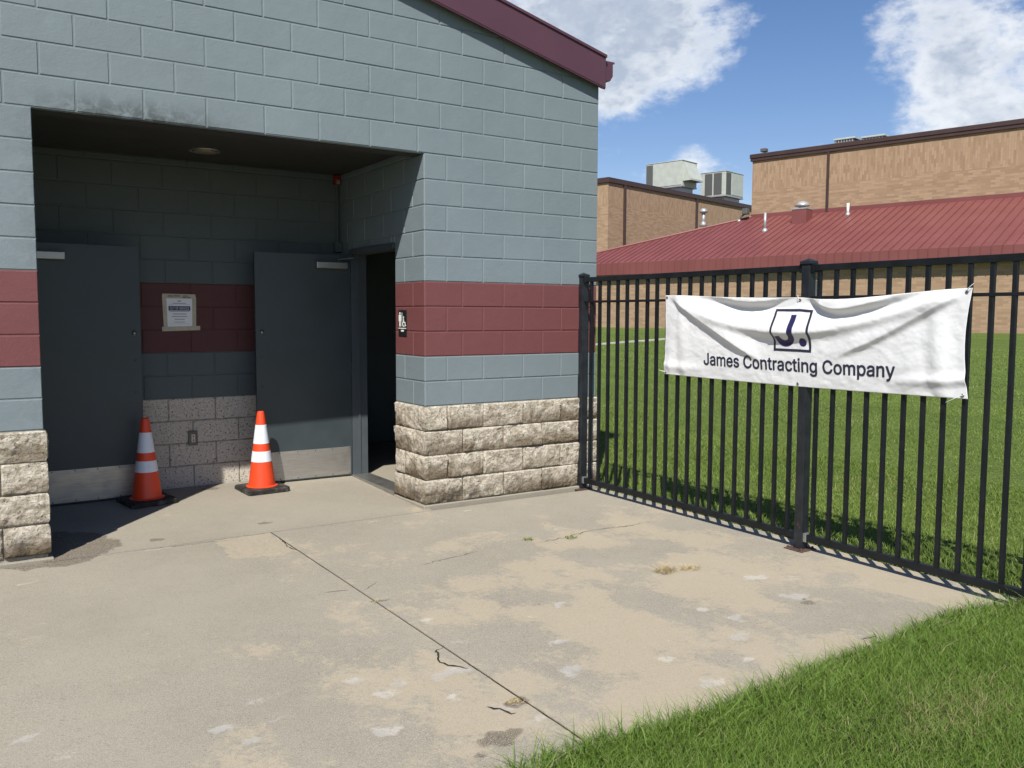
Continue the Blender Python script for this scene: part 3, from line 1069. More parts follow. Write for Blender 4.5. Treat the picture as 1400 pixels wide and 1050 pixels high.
def door(hx, sgn, ang, label):
    """leaf hinged at (hx, D1) reaching away along -sgn x; ang opens it past square"""
    o = MB().bevbox(0, .902, -.022, .022, .022, 2.115, .0025).build('door', M['door'], bld)
    # local x runs from the hinge to the free edge
    a = math.pi - ang if sgn > 0 else ang
    if sgn > 0:
        o.location = (hx, D1 + .024, 0); o.rotation_euler = (0, 0, math.pi - ang)
    else:
        o.location = (hx, D1 + .024, 0); o.rotation_euler = (0, 0, ang)
    f = 1 if sgn > 0 else -1       # local y direction that faces the camera
    o['label'] = label
    def bx(name, mat, x0, x1, y0, y1, z0, z1, b=.002):
        ya, yb = sorted((f * y0, f * y1))
        return MB().bevbox(x0, x1, ya, yb, z0, z1, b).build(name, mat, o)
    bx('kick_plate', M['kick'], .018, .884, .0222, .0245, .034, .300, .0008)
    for x in np.linspace(.03, .872, 6):
        for z in (.045, .288):
            MB().lathe([(.0055, 0), (.0055, .0018), (.003, .003)], (x, 0, 0), 10, axis='y').build('screw', M['dark'], o, loc=(0, f * .0246 - (0 if f > 0 else .003), z))
    bx('door_closer', M['aluminium'], .045, .345, .0225, .078, 1.985, 2.045, .006)
    mb = MB()
    yb = f * .05
    mb.tube([(.13, yb, 2.046), (.13, yb, 2.075)], .009, 10)
    mb.tube([(.13, yb, 2.072), (.02, yb + f * .10, 2.085), (-.02, f * .03, 2.10)], .008, 8)
    mb.build('closer_arm', M['frame'], o)
    mb = MB()
    mb.lathe([(.019, 0), (.019, .006), (.013, .012), (.013, .016)], (0, 0, 0), 20, axis='y')
    lk = mb.build('lock_cylinder', M['aluminium'], o, True, (.848, f * .022, 1.40))
    if f < 0: lk.rotation_euler = (0, 0, math.pi)
    for z in (1.17, .90):
        b2 = MB().lathe([(.011, 0), (.011, .003), (.006, .006)], (0, 0, 0), 14, axis='y').build('bolt', M['frame'], o, True, (.853, f * .022, z))
        if f < 0: b2.rotation_euler = (0, 0, math.pi)
    for z in (.25, 1.05, 1.90):
        MB().tube([(-.012, f * .012, z - .055), (-.012, f * .012, z + .055)], .0085, 10).build('hinge', M['aluminium'], o)
    return o


door(-.016, 1, math.radians(1.5), 'open steel door hinged on the doorway with the accessible sign')
door(OP_L - .036, -1, math.radians(1.5), 'open steel door standing in shade beside the left pier')
# conduit and junction box above the right door
mb = MB()
mb.tube([(-.035, BACK_Y - .018, 2.80), (-.035, BACK_Y - .018, 2.25)], .010, 10)
mb.bevbox(-.075, -.005, BACK_Y - .06, BACK_Y - .002, 2.16, 2.25, .004)
mb.build('conduit', M['darkened_grey'], bld)

# ------------------------------------------------------------------ things on the building
# ceiling light
cl = empty('ceiling_light', (-1.40, 1.20, CEIL_Z), 0, 'round recessed ceiling light, unlit, in the dark alcove soffit', 'light')
MB().lathe([(.098, -.001), (.118, -.010), (.127, -.005), (.127, .002), (.098, .002)], (0, 0, 0), 40, cap=False).build('trim_ring', M['aluminium'], cl, True)
MB().lathe([(.097, -.004), (.085, -.016), (.03, -.024), (.002, -.025)], (0, 0, 0), 32).build('lens', plain('dull_lens', (.20, .18, .13), .3), cl, True)

# strobe
st = empty('alarm_strobe', (-.035, BACK_Y, 2.85), 0, 'small red alarm strobe high in the dark alcove corner', 'alarm')
MB().bevbox(-.035, .03, -.05, -.001, -.05, .04, .006).build('housing', M['red_plastic'], st)
MB().bevbox(-.022, .018, -.062, -.0505, -.045, -.005, .006).build('lens', plain('smoked_lens', (.25, .22, .20), .3), st)

# outlet
ol = empty('wall_outlet', (-1.425, BACK_Y, .45), 0, 'weathered metal wall outlet in the pitted block base between the doors', 'outlet')
MB().bevbox(-.040, .040, -.022, -.001, -.066, .066, .005).build('cover', plain('weathered_cover', (.16, .15, .13), .6, .3, .2, 30), ol)
MB().bevbox(-.017, .017, -.027, -.0225, -.036, .036, .004).build('socket', plain('ivory_plastic', (.55, .50, .38), .4), ol)
MB().bevbox(-.004, .004, -.0295, -.0275, -.024, -.010, .001).bevbox(-.004, .004, -.0295, -.0275, .010, .024, .001).build('slots', M['black_plastic'], ol)

# ---- text helper
def load_font():
    try:
        import os
        p = os.path.join(bpy.utils.system_resource('DATAFILES', path='fonts'), 'Inter.woff2')
        return bpy.data.fonts.load(p)
    except Exception:
        return None


FONT = load_font()


def text_lines(body, spacing=1.0):
    """outlines of the lettering as closed polylines (em units)"""
    cu = bpy.data.curves.new('lettering', 'FONT')
    cu.body = body; cu.size = 1.0; cu.align_x = 'LEFT'; cu.space_character = spacing
    if FONT: cu.font = FONT
    o = bpy.data.objects.new('lettering', cu)
    COL.objects.link(o)
    dg = bpy.context.evaluated_depsgraph_get(); dg.update()
    src = o.evaluated_get(dg).to_curve(dg)
    polys = []
    tt = np.linspace(0, 1, 7)[:-1, None]
    for q in src.splines:
        bp = q.bezier_points
        if len(bp) < 3: continue
        pl = []
        for k in range(len(bp)):
            a, b = bp[k], bp[(k + 1) % len(bp)]
            p0, p1, p2, p3 = (np.array(v[:2]) for v in (a.co, a.handle_right, b.handle_left, b.co))
            pl.append((1 - tt) ** 3 * p0 + 3 * (1 - tt) ** 2 * tt * p1 + 3 * (1 - tt) * tt ** 2 * p2 + tt ** 3 * p3)
        polys.append(np.concatenate(pl))
    o.to_curve_clear()
    bpy.data.objects.remove(o); bpy.data.curves.remove(cu)
    return polys


def text_runs(body, bold=0.0, rows=90, spacing=1.0):
    """the inked area of the lettering as thin horizontal strips (x0, x1, y0, y1), overlapping outlines united"""
    polys = text_lines(body, spacing)
    e0 = np.concatenate(polys); e1 = np.concatenate([np.roll(p, -1, 0) for p in polys])
    ylo, yhi = e0[:, 1].min() - bold, e0[:, 1].max() + bold

    def cut(y):
        up = (e0[:, 1] <= y) & (e1[:, 1] > y); dn = (e0[:, 1] > y) & (e1[:, 1] <= y)
        k = up | dn
        if not k.any(): return []
        x = e0[k, 0] + (e1[k, 0] - e0[k, 0]) * (y - e0[k, 1]) / (e1[k, 1] - e0[k, 1])
        w = np.where(up[k], 1, -1)
        o_ = np.argsort(x); x, w = x[o_], np.cumsum(w[o_])
        return [(x[i], x[i + 1]) for i in range(len(x) - 1) if w[i] != 0]
    h = (yhi - ylo) / rows
    out = []
    for r in range(rows):
        y = ylo + (r + .5) * h
        iv = []
        for k in ((-1, -.6, 0, .6, 1) if bold else (0,)):
            g = bold * math.sqrt(max(0, 1 - k * k))
            iv += [(a - g, b + g) for a, b in cut(y + k * bold)]
        iv.sort()
        cur = None
        for a, b in iv:
            if cur and a <= cur[1] + 1e-5: cur[1] = max(cur[1], b)
            else:
                if cur: out.append((*cur, y - h / 2, y + h / 2))
                cur = [a, b]
        if cur: out.append((*cur, y - h / 2, y + h / 2))
    return out


def text_obj(name, body, width, parent, mat, loc, rot, bold=0.0, height=None):
    runs = np.array(text_runs(body, bold, 24))
    x0, x1 = runs[:, 0].min(), runs[:, 1].max()
    k = width / (x1 - x0)
    ky = height / (runs[:, 3].max() - runs[:, 2].min()) if height else k
    mb = MB()
    for a, b, c, d in runs:
        a, b = ((q - (x0 + x1) / 2) * k for q in (a, b))
        mb.add([(a, c * ky, 0), (b, c * ky, 0), (b, d * ky, 0), (a, d * ky, 0)], [(0, 1, 2, 3)])
    return mb.build(name, mat, parent, loc=loc, rot=rot)


# ---- paper notice on the back wall
M['paper'] = plain('white_paper', (.80, .80, .82), .7, 0, .02)
M['tape'] = plain('masking_tape', (.50, .46, .34), .6, 0, .10, 20)
M['navy'] = plain('navy_ink', (.010, .018, .075), .5, 0, .05)
M['ink'] = plain('grey_ink', (.30, .31, .36), .6, 0, .05)
M['marker'] = plain('dark_marker', (.06, .045, .03), .6, 0, .05)
nt = empty('paper_notice', (-1.51, BACK_Y - .0035, 1.575), 0, 'white paper notice with navy banner, taped to the maroon alcove wall', 'notice')
MB().box(-.110, .110, -.0008, 0, -.142, .142).build('sheet', M['paper'], nt)
mb = MB()
def tape(x0, z0, x1, z1, w, y):
    d = Vector((x1 - x0, 0, z1 - z0)).normalized(); p = Vector((-d.z, 0, d.x)) * w / 2
    q = [Vector((x0, y, z0)) + p, Vector((x1, y, z1)) + p * .95, Vector((x1, y, z1)) - p, Vector((x0, y, z0)) - p * 1.05]
    MB().add(q + [v + Vector((0, .0006, 0)) for v in q], [(0, 1, 2, 3), (7, 6, 5, 4), (0, 4, 5, 1), (1, 5, 6, 2), (2, 6, 7, 3), (3, 7, 4, 0)]).build('tape_strip', M['tape'], nt)
tape(-.140, .141, .138, .138, .040, -.0016)
tape(-.126, .150, -.118, -.150, .034, -.0024)
tape(.126, .135, .122, -.150, .034, -.0024)
tape(-.150, -.148, .172, -.140, .038, -.0032)
MB().box(-.092, .092, -.0014, -.0009, .014, .052).build('title_bar', M['navy'], nt)
text_obj('lettering', 'OUT OF SERVICE', .164, nt, M['paper'], (0, -.0018, .0225), (math.pi / 2, 0, 0), .0, .020)
mb = MB()
for z, w, h in ((.092, .015, .010), (.074, .055, .006), (.066, .088, .0018), (.004, .086, .006), (-.020, .058, .007), (-.042, .064, .007), (-.066, .042, .007), (-.090, .044, .005), (-.104, .084, .0018)):
    mb.box(-w, w, -.0013, -.0009, z, z + h)
mb.build('printed_lines', M['ink'], nt)
mb = MB()
for x0, x1, z in ((-.095, -.050, .137), (-.043, .010, .138), (.028, .070, .138), (.030, .060, .124), (.068, .092, .125)):
    mb.box(x0, x1, -.0026, -.0021, z, z + .007)
mb.build('handwriting', M['marker'], nt)

# ---- restroom sign on the doorway return (faces -x)
sg = empty('restroom_sign', (-.0005, .397, 1.487), RZ, 'small black restroom sign with white person and wheelchair symbols beside the doorway', 'sign')
MB().bevbox(-.076, .076, -.0045, 0, -.112, .112, .002).build('plate', M['black_plastic'], sg)
mb = MB()
def disc(mb, x, z, r, n=20): mb.prism([(x + r * math.cos(2 * math.pi * k / n), z + r * math.sin(2 * math.pi * k / n)) for k in range(n)], -.0062, -.0046)
# standing figure
disc(mb, -.046, .083, .0105)
mb.prism([(-.067, .067), (-.067, .018), (-.060, .018), (-.060, .050), (-.058, .050), (-.058, -.028), (-.048, -.028), (-.048, .016), (-.044, .016), (-.044, -.028), (-.034, -.028), (-.034, .050), (-.032, .050), (-.032, .018), (-.025, .018), (-.025, .067), (-.030, .071), (-.062, .071)], -.0062, -.0046)
mb.build('person_symbol', M['white_plastic'], sg)
mb = MB(); mb.box(-.012, -.003, -.0062, -.0046, -.028, .090)
mb.build('divider', plain('pale_grey_print', (.5, .55, .56), .5), sg)
mb = MB()
disc(mb, .022, .050, .008)
mb.prism([(.017, .040), (.026, .040), (.030, .012), (.050, .012), (.053, .005), (.060, -.018), (.068, -.015), (.070, -.020), (.055, -.026), (.045, .003), (.019, .003)], -.0062, -.0046)
ring = [(.030 + .026 * math.cos(a), -.004 + .026 * math.sin(a)) for a in np.linspace(math.radians(130), math.radians(390), 26)]
for p, q in zip(ring[:-1], ring[1:]):
    k = .76
    i0 = (.030 + (p[0] - .030) * k, -.004 + (p[1] + .004) * k); i1 = (.030 + (q[0] - .030) * k, -.004 + (q[1] + .004) * k)
    mb.prism([p, q, i1, i0], -.0064, -.0046)
mb.build('wheelchair_symbol', M['white_plastic'], sg)
MB().box(-.070, .070, -.0062, -.0046, -.046, -.039).build('rule', M['white_plastic'], sg)
MB().box(-.025, .025, -.0062, -.0046, -.070, -.056).build('caption_plate', M['white_plastic'], sg)

# ------------------------------------------------------------------ traffic cones
def cone_mats():
    t = NT('orange_cone_vinyl')
    n = t.noise(9, 5, 0.6)
    col = t.mix(t.ramp(n, .4, .75, 0, .35), (0.70, 0.058, 0.014), (0.50, 0.047, 0.015))
    col = t.mix(t.ramp(t.noise(40, 5, .7), .62, .75, 0, .3), col, (.25, .08, .04))
    o = t.done(col, .42, t.bump(t.noise(60, 3), .08, .003))
    t = NT('white_reflective_collar')
    v = t.voro(260, out='Distance')
    col = t.mix(t.ramp(t.noise(14, 5, .65), .5, .8, 0, .35), (.66, .70, .75), (.42, .44, .46))
    w = t.done(col, .34, t.bump(v, .15, .001))
    t = NT('black_rubber_base')
    n = t.noise(16, 6, .65)
    col = t.mix(t.ramp(n, .42, .7), (.018, .017, .016), (.085, .077, .064))
    b = t.done(col, .75, t.bump(t.noise(90, 3), .3, .003), 0, .3)
    return o, w, b


M['orange'], M['white_band'], M['rubber'] = cone_mats()


def cone(x, y, rz, label, lean=0):
    z = float(slab_z(np.array(x), np.array(y)))
    c = empty('traffic_cone', (x, y, z), rz, label, 'cone', 'traffic cones in the alcove')
    c.rotation_euler = (lean, 0, rz)
    mb = MB()
    h = .188; k = .022
    out = [(-h + k, -h), (h - k, -h), (h, -h + k), (h, h - k), (h - k, h), (-h + k, h), (-h, h - k), (-h, -h + k)]
    inn = [(p[0] * .955, p[1] * .955) for p in out]
    n = 8
    v = [(p[0], p[1], 0) for p in out] + [(p[0], p[1], .032) for p in out] + [(p[0], p[1], .040) for p in inn]
    f = [tuple(range(n))[::-1], tuple(range(2 * n, 3 * n))]
    for i in range(n):
        j = (i + 1) % n
        f += [(i, j, n + j, n + i), (n + i, n + j, 2 * n + j, 2 * n + i)]
    mb.add(v, f).build('base', M['rubber'], c)
    H0, H1, R0, R1 = .038, .700, .118, .030
    def R(t): return R0 + (R1 - R0) * t
    def Z(t): return H0 + (H1 - H0) * t
    prof = [(.136, H0 + .0005), (.136, H0 + .006), (.124, H0 + .012)] + [(R(t), Z(t)) for t in np.linspace(.02, .97, 8)] + [(R1 - .002, H1 - .002), (R1 - .006, H1), (R1 - .012, H1 - .004), (R1 - .014, H1 - .06)]
    MB().lathe(prof, n=48).build('body', M['orange'], c, True, sharp=40)
    for a, b in ((.335, .475), (.575, .825)):
        prof = [(R(a) - .003, Z(a)), (R(a) + .0022, Z(a) + .001), (R(b) + .0022, Z(b) - .001), (R(b) - .003, Z(b))]
        MB().lathe(prof, n=48, cap=False).build('reflective_collar', M['white_band'], c, True, sharp=40)
    return c


cone(-1.905, 1.295, math.radians(10), 'orange traffic cone in shadow in front of the left door')
cone(-.950, 1.295, math.radians(4), 'orange traffic cone in sunlight near the right open door')

# ------------------------------------------------------------------ fence
FX = 1.60
def fence_mats():
    t = NT('fence_post_paint')
    n = t.noise(12, 6, .7)
    col = t.mix(t.ramp(n, .35, .7), (.008, .010, .013), (.017, .020, .025))
    rust = t.m('MULTIPLY', t.ramp(t.noise(8, 6, .7, t.vec('World', (1, 1, .5))), .64, .70), .9)
    col = t.mix(rust, col, (.11, .055, .035))
    return t.done(col, .42, t.bump(n, .12, .004))


M['post'] = fence_mats()
M['rust_plate'] = plain('rusty_plate', (.10, .055, .04), .8, 0, .3, 25, .4)
fence = empty('metal_fence', (FX, 0, 0), 0, 'black metal picket fence running from the building across the pavement edge', 'fence')
PY = [0.0, -2.45, -4.90]
pw = .033
for i, py in enumerate(PY):
    p = MB().bevbox(-pw, pw, -pw, pw, -.035, 1.905, .003).build('post', M['post'], fence, loc=(0, py - .02, 0))
    mb = MB().bevbox(-pw - .009, pw + .009, -pw - .009, pw + .009, 1.9055, 1.926, .003)
    mb.add([(-.036, -.036, 1.9262), (.036, -.036, 1.9262), (.036, .036, 1.9262), (-.036, .036, 1.9262), (0, 0, 1.944)], [(0, 1, 4), (1, 2, 4), (2, 3, 4), (3, 0, 4), (3, 2, 1, 0)])
    mb.build('post_cap', M['post'], p)
    MB().bevbox(-.085, .075, -.075, .075, -.034, -.024, .003).build('base_plate', M['rust_plate'], p)
    for sx, sy in ((-.062, -.055), (-.062, .055), (.055, -.055), (.055, .055)):
        MB().lathe([(.009, -.024), (.009, -.014), (.006, -.010)], (sx, sy, 0), 8).build('anchor_bolt', M['rust_plate'], p)
pick_me = MB().bevbox(-.0125, .0125, -.0125, .0125, .050, 1.862, .002).mesh('picket', M['black_paint'])
for i in range(2):
    ya, yb = PY[i] - .02 - pw, PY[i + 1] - .02 + pw
    def rail(z0, z1, hw):
        MB().bevbox(-hw, hw, yb + .004, ya - .004, z0, z1, .003).build('rail', M['black_paint'], fence)
    rail(1.858, 1.900, .019)
    rail(1.672, 1.692, .0165)
    rail(.034, .080, .019)
    n = 19
    for k in range(n):
        y = ya - .085 - (ya - yb - .17) * k / (n - 1) if i == 0 else ya - .060 - (ya - yb - .12) * k / (n - 1)
        o = put('picket', pick_me, fence, (0, y, 0), (random.uniform(-.0015, .0015), random.uniform(-.0015, .0015), random.uniform(-.03, .03)))
    for y, s in ((ya, -1), (yb, 1)):
        for z in (.057, 1.879):
            MB().bevbox(-.024, .024, min(y, y + s * .026), max(y, y + s * .026), z - .030, z + .030, .003).build('bracket', plain('galvanised_bracket', (.30, .30, .29), .5, .6) if z < 1 and s < 0 else M['black_paint'], fence)

# ------------------------------------------------------------------ banner
BY0, BLEN, BZ0, BH = -1.13, 2.475, 1.094, .626      # s runs towards -y, t upwards
BX = FX - .0345


def swag(s, knots):
    ks = np.array(knots)
    return np.interp(s, ks[:, 0], ks[:, 1])


def smooth_curve(knots, n=200):
    ks = np.array(knots, float)
    x = np.linspace(0, 1, n)
    y = np.interp(x, ks[:, 0], ks[:, 1])
    k = np.hanning(21); k /= k.sum()
    yp = np.pad(y, 10, mode='reflect', reflect_type='odd')
    return x, np.convolve(yp, k, 'valid')


C1 = smooth_curve([(0, 1.04), (.02, 1.0), (.099, .845), (.24, .575), (.37, .32), (.48, .17), (.56, .17), (.676, .405), (.77, .555), (.886, .785), (.985, .96), (1, 1.0)])
C2 = smooth_curve([(0, 1.04), (.08, .90), (.2, .76), (.312, .66), (.421, .61), (.5, .60), (.571, .62), (.662, .68), (.76, .755), (.857, .84), (.95, .95), (1, 1.0)])
C3 = smooth_curve([(0, 1.0), (.06, .995), (.16, .965), (.338, .868), (.42, .875), (.485, .94), (.53, .985), (.575, .93), (.61, .83), (.66, .80), (.76, .86), (.90, .975), (1, 1.0)])


def banner_out(s, t):
    """distance the cloth stands off the fence towards the viewer"""
    out = np.zeros_like(s)
    end = sstep(0, .05, s) * sstep(0, .06, 1 - s)
    def fold(C, amp, up, dn):
        c = np.interp(s, C[0], C[1])
        q = t - c
        return amp * np.where(q > 0, np.exp(-(q / up) ** 2), np.exp(-(q / dn) ** 2))
    # main belly
    out += .020 * end * np.sin(np.pi * np.clip(t, 0, 1)) ** .8
    a1 = .035 * (sstep(.0, .10, s) * (1 - sstep(.30, .43, s)) + .8 * sstep(.62, .74, s) * (1 - sstep(.93, 1.0, s)))
    out += fold(C1, a1, .17, .046)
    a2 = .039 * sstep(.10, .24, s) * (1 - sstep(.86, .98, s)) * (.72 + .62 * np.exp(-((s - .48) / .13) ** 2))
    out += fold(C2, a2, .15, .070)
    # top hem leans out between its ties and the cloth tucks in underneath
    c3 = np.interp(s, C3[0], C3[1])
    depth = np.clip((1.0 - c3) / .14, 0, 1)
    hem = sstep(0, .09, t - c3)
    out += .046 * depth * hem - .016 * depth * np.exp(-((t - c3 + .01) / .05) ** 2)
    # small creases
    out += .005 * np.sin(38 * s + 6 * t) * np.exp(-((s - .5) / .06) ** 2) * sstep(.5, 1, t)
    out += .008 * (fbm(s * 14, t * 4, 51, 4) - .5) + .006 * np.abs(fbm(s * 22 - t * 5, t * 7 + s * 6, 55, 3) - .5) + .004 * (fbm(s * 40 + t * 6, t * 12 - s * 9, 52, 3) - .5)
    # vertical buckles near both ends
    out += .007 * np.sin(s * 75 + 2 * t) * (np.exp(-((s - .05) / .06) ** 2) + np.exp(-((s - .93) / .06) ** 2)) * (1 - t * .5)
    out += .016 * np.exp(-((t - .13 - .25 * (s - .85)) / .05) ** 2) * sstep(.78, .92, s)
    out += .012 * np.exp(-((t - .10) / .06) ** 2) * (1 - sstep(.08, .2, s))
    # pinned at ties
    for (ps, pt, r) in ((0, 1, .05), (1, 1, .045), (0, 0, .04), (1, 0, .05), (.53, 1, .05), (.53, 0, .04)):
        d = np.hypot((s - ps) * 3.9, t - pt)
        out *= sstep(-.02, r * 4, d) * .85 + .15
    return np.clip(out, .0, None)


def banner_pt(s, t, lift=0.0):
    s = np.asarray(s, float); t = np.asarray(t, float)
    o = banner_out(s, t)
    top = BZ0 + BH
    # edges: the top sags between the ties, the bottom is nearly straight
    sag_top = np.where(s < .53, .016 * np.sin(np.pi * np.clip(s / .53, 0, 1)) ** 2 + .040 * sstep(0, .53, s) * 0, .030 * np.sin(np.pi * np.clip((s - .53) / .47, 0, 1) ** .75) ** 1.5)
    mid = .036 * np.exp(-((s - .53) / .22) ** 2)
    z = BZ0 + BH * t - (sag_top + mid) * t ** 1.5 - .010 * np.sin(np.pi * s) * (1 - t)
    y = BY0 - BLEN * s + .030 * np.sin(np.pi * t) * (sstep(.88, 1, s)) - .008 * np.sin(np.pi * t) * (1 - sstep(0, .06, s))
    x = BX - o - lift
    return x, y, z


def banner_mesh():
    ns, ntt = 480, 140
    S, Tt = np.meshgrid(np.linspace(0, 1, ns + 1), np.linspace(0, 1, ntt + 1))
    x, y, z = banner_pt(S, Tt)
    v = np.stack([x, y, z], -1).reshape(-1, 3).astype(np.float32)
    i = np.arange(ntt * ns); r, c = i // ns, i % ns
    a = r * (ns + 1) + c
    f = np.stack([a, a + ns + 1, a + ns + 2, a + 1], 1).astype(np.int32)
    me = np_mesh('banner', v, f)
    me.polygons.foreach_set('use_smooth', np.ones(len(f), bool))
    return me


def vinyl():
    t = NT('white_vinyl')
    n = t.noise(7, 6, .65)
    col = t.mix(t.ramp(n, .45, .8, 0, .30), (.66, .67, .675), (.58, .59, .59))
    wv = t.noise(420, 2)
    cr = t.noise(22, 5, .6, t.vec('World', (1, 1, .6)), dist=.6)
    return t.done(col, .42, t.bump(wv, .06, .001, t.bump(cr, .10, .006)), 0, .4)


M['vinyl'] = vinyl()
ban = empty('banner', (FX, BY0 - BLEN / 2, BZ0), 0, 'white vinyl company banner tied across the black fence', 'banner')
off = Vector((-FX, -(BY0 - BLEN / 2), -BZ0))
me = banner_mesh(); me.materials.append(M['vinyl'])
put('sheet', me, ban, off)
bsheet = ban.children[0]
sol = bsheet.modifiers.new('thickness', 'SOLIDIFY'); sol.thickness = .0009; sol.offset = 1.0


def conform(me, s0, t0, ks, kt, name, mat, lift=.0022, bold=0.0):
    """flat print (x,y) -> (s,t) on the cloth; cut small first so that it follows the folds"""
    bm = bmesh.new(); bm.from_mesh(me)
    bmesh.ops.triangulate(bm, faces=bm.faces[:])
    for v in bm.verts: v.co = Vector((s0 + v.co.x * ks, t0 + v.co.y * kt, v.co.z))
    xs_ = [v.co.x for v in bm.verts]; ys_ = [v.co.y for v in bm.verts]
    for x in np.arange(min(xs_), max(xs_), .0045):
        g = bm.verts[:] + bm.edges[:] + bm.faces[:]
        bmesh.ops.bisect_plane(bm, geom=g, plane_co=(x, 0, 0), plane_no=(1, 0, 0), dist=1e-6)
    for y in np.arange(min(ys_), max(ys_), .016):
        g = bm.verts[:] + bm.edges[:] + bm.faces[:]
        bmesh.ops.bisect_plane(bm, geom=g, plane_co=(0, y, 0), plane_no=(0, 1, 0), dist=1e-6)
    S = np.array([v.co.x for v in bm.verts]); T_ = np.array([v.co.y for v in bm.verts])
    x, y, z = banner_pt(S, T_, lift + np.array([v.co.z for v in bm.verts]))
    bm.verts.index_update()
    V = np.stack([x, y, z], 1); F = [tuple(v.index for v in f.verts) for f in bm.faces]
    L0 = lift + np.array([v.co.z for v in bm.verts])
    bm.free()
    if bold:        # a heavier weight: the strokes printed again a hair's breadth to each side
        n0, F0 = len(S), list(F)
        for q, (da, db) in enumerate(((1, 0), (-1, 0), (.6, .75), (-.6, .75), (.6, -.75), (-.6, -.75), (0, 1), (0, -1))):
            x, y, z = banner_pt(S + da * bold / BLEN, T_ + db * bold / BH, L0 + .00008 * (q + 1))
            V = np.concatenate([V, np.stack([x, y, z], 1)])
            F += [tuple(i + n0 * (q + 1) for i in f) for f in F0]
    m2 = bpy.data.meshes.new(name)
    m2.from_pydata(V.tolist(), [], F)
    m2.materials.append(mat)
    m2.polygons.foreach_set('use_smooth', [True] * len(m2.polygons))
    return put(name, m2, ban, off)


M['print_dark'] = plain('dark_slate_print', (.020, .023, .045), .40, 0, .05)
M['print_navy'] = plain('navy_print', (.016, .014, .075), .40, 0, .05)
def text_w(b):
    q = np.concatenate(text_lines(b))
    return q[:, 0].min(), q[:, 0].max()


w0, w1 = text_w('James Contracting Company')
tk = .640 / (w1 - w0)
tky = tk * BLEN / BH * 1.04
for word, upto in (('James', ''), ('Contracting', 'James '), ('Company', 'James Contracting ')):
    a0, a1 = text_w(word)
    st_ = text_w(upto + word)[1] - (a1 - a0) if upto else w0
    q4 = []
    for x0, x1, y0, y1 in text_runs(word, .017):
        sa, sb = (.180 + tk * (q - a0 + st_ - w0) for q in (x0, x1))
        ta, tb = .165 + tky * y0, .165 + tky * y1
        n_ = max(1, int((sb - sa) / .0022))
        g = np.linspace(sa, sb, n_ + 1)
        for u0, u1 in zip(g[:-1], g[1:]): q4.append(((u0, ta), (u1, ta), (u1, tb), (u0, tb)))
    q4 = np.array(q4).reshape(-1, 2)
    x, y, z = banner_pt(q4[:, 0], q4[:, 1], .0022)
    me = np_mesh('lettering', np.stack([x, y, z], 1).astype(np.float32), np.arange(len(q4), dtype=np.int32).reshape(-1, 4))
    me.materials.append(M['print_dark'])
    put('lettering', me, ban, off)
# emblem: square frame, J and dot (units: frame side = 1)
def flat(polys):
    mb = MB()
    for p in polys: mb.add([(a, b, 0) for a, b in p], [tuple(range(len(p)))])
    me = bpy.data.meshes.new('print'); me.from_pydata(mb.v, [], mb.f)
    return me
b_ = .058
fs = .126     # frame width in s
ft = fs * BLEN / BH * .97
conform(flat([[(0, 0), (1, 0), (1, b_), (0, b_)], [(0, 1 - b_), (1, 1 - b_), (1, 1), (0, 1)], [(0, b_), (b_, b_), (b_, 1 - b_), (0, 1 - b_)], [(1 - b_, b_), (1, b_), (1, 1 - b_), (1 - b_, 1 - b_)]]),
        .449, .385, fs, ft, 'emblem_frame', M['print_dark'])
jp = []
xo, xi, cy = .60, .455, .375
cx, r0, r1 = .335, .265, .120
jp.append([(xi, cy), (xo, cy), (xo, .86), (xi, .86)])
ang = np.linspace(0, -math.radians(172), 17)
for a, b in zip(ang[:-1], ang[1:]):
    jp.append([(cx + r1 * math.cos(a), cy + r1 * math.sin(a)), (cx + r1 * math.cos(b), cy + r1 * math.sin(b)), (cx + r0 * math.cos(b), cy + r0 * math.sin(b)), (cx + r0 * math.cos(a), cy + r0 * math.sin(a))])
conform(flat(jp), .449, .385, fs, ft, 'emblem_letter', M['print_navy'], .0024)
conform(flat([[(.79 + .095 * math.cos(a), .225 + .095 * math.sin(a)) for a in np.linspace(0, 2 * math.pi, 24, endpoint=False)]]), .449, .385, fs, ft, 'emblem_dot', M['print_navy'], .0024)
# grommets and cable ties
M['tie'] = plain('white_nylon', (.78, .78, .75), .4, 0, .05)
for s_, t_ in ((.008, .972), (.989, .965), (.008, .03), (.989, .03), (.528, .972), (.528, .03)):
    x, y, z = [float(q) for q in banner_pt(s_, t_, .002)]
    g = MB().lathe([(.0045, 0), (.0045, -.0018), (.0105, -.0018), (.0105, 0)], (0, 0, 0), 16, axis='x', cap=False).build('grommet', M['aluminium'], ban, True, (x + off.x, y + off.y, z + off.z))
    MB().lathe([(.0044, -.0005), (.0001, -.0006)], (0, 0, 0), 12, axis='x').build('grommet_hole', M['black_plastic'], ban, False, (x + off.x - .0005, y + off.y, z + off.z))
def tie(p, tail):
    p = Vector(p)
    q = [p + Vector((.0, 0, 0)), p + Vector((-.012, 0, .003)), p + Vector(tail) * .5 + Vector((-.012, 0, 0)), p + Vector(tail)]
    MB().tube([v + off for v in q], [.0022, .003, .0018, .0014], 6).build('cable_tie', M['tie'], ban)
for s_, t_, tail in ((.989, .03, (-.02, .085, -.045)), (.008, .03, (-.02, .055, .012)), (.992, .985, (-.01, -.035, .035)), (.528, .985, (-.01, .012, .025))):
    x, y, z = [float(q) for q in banner_pt(s_, t_, .003)]
    tie((x, y, z), tail)

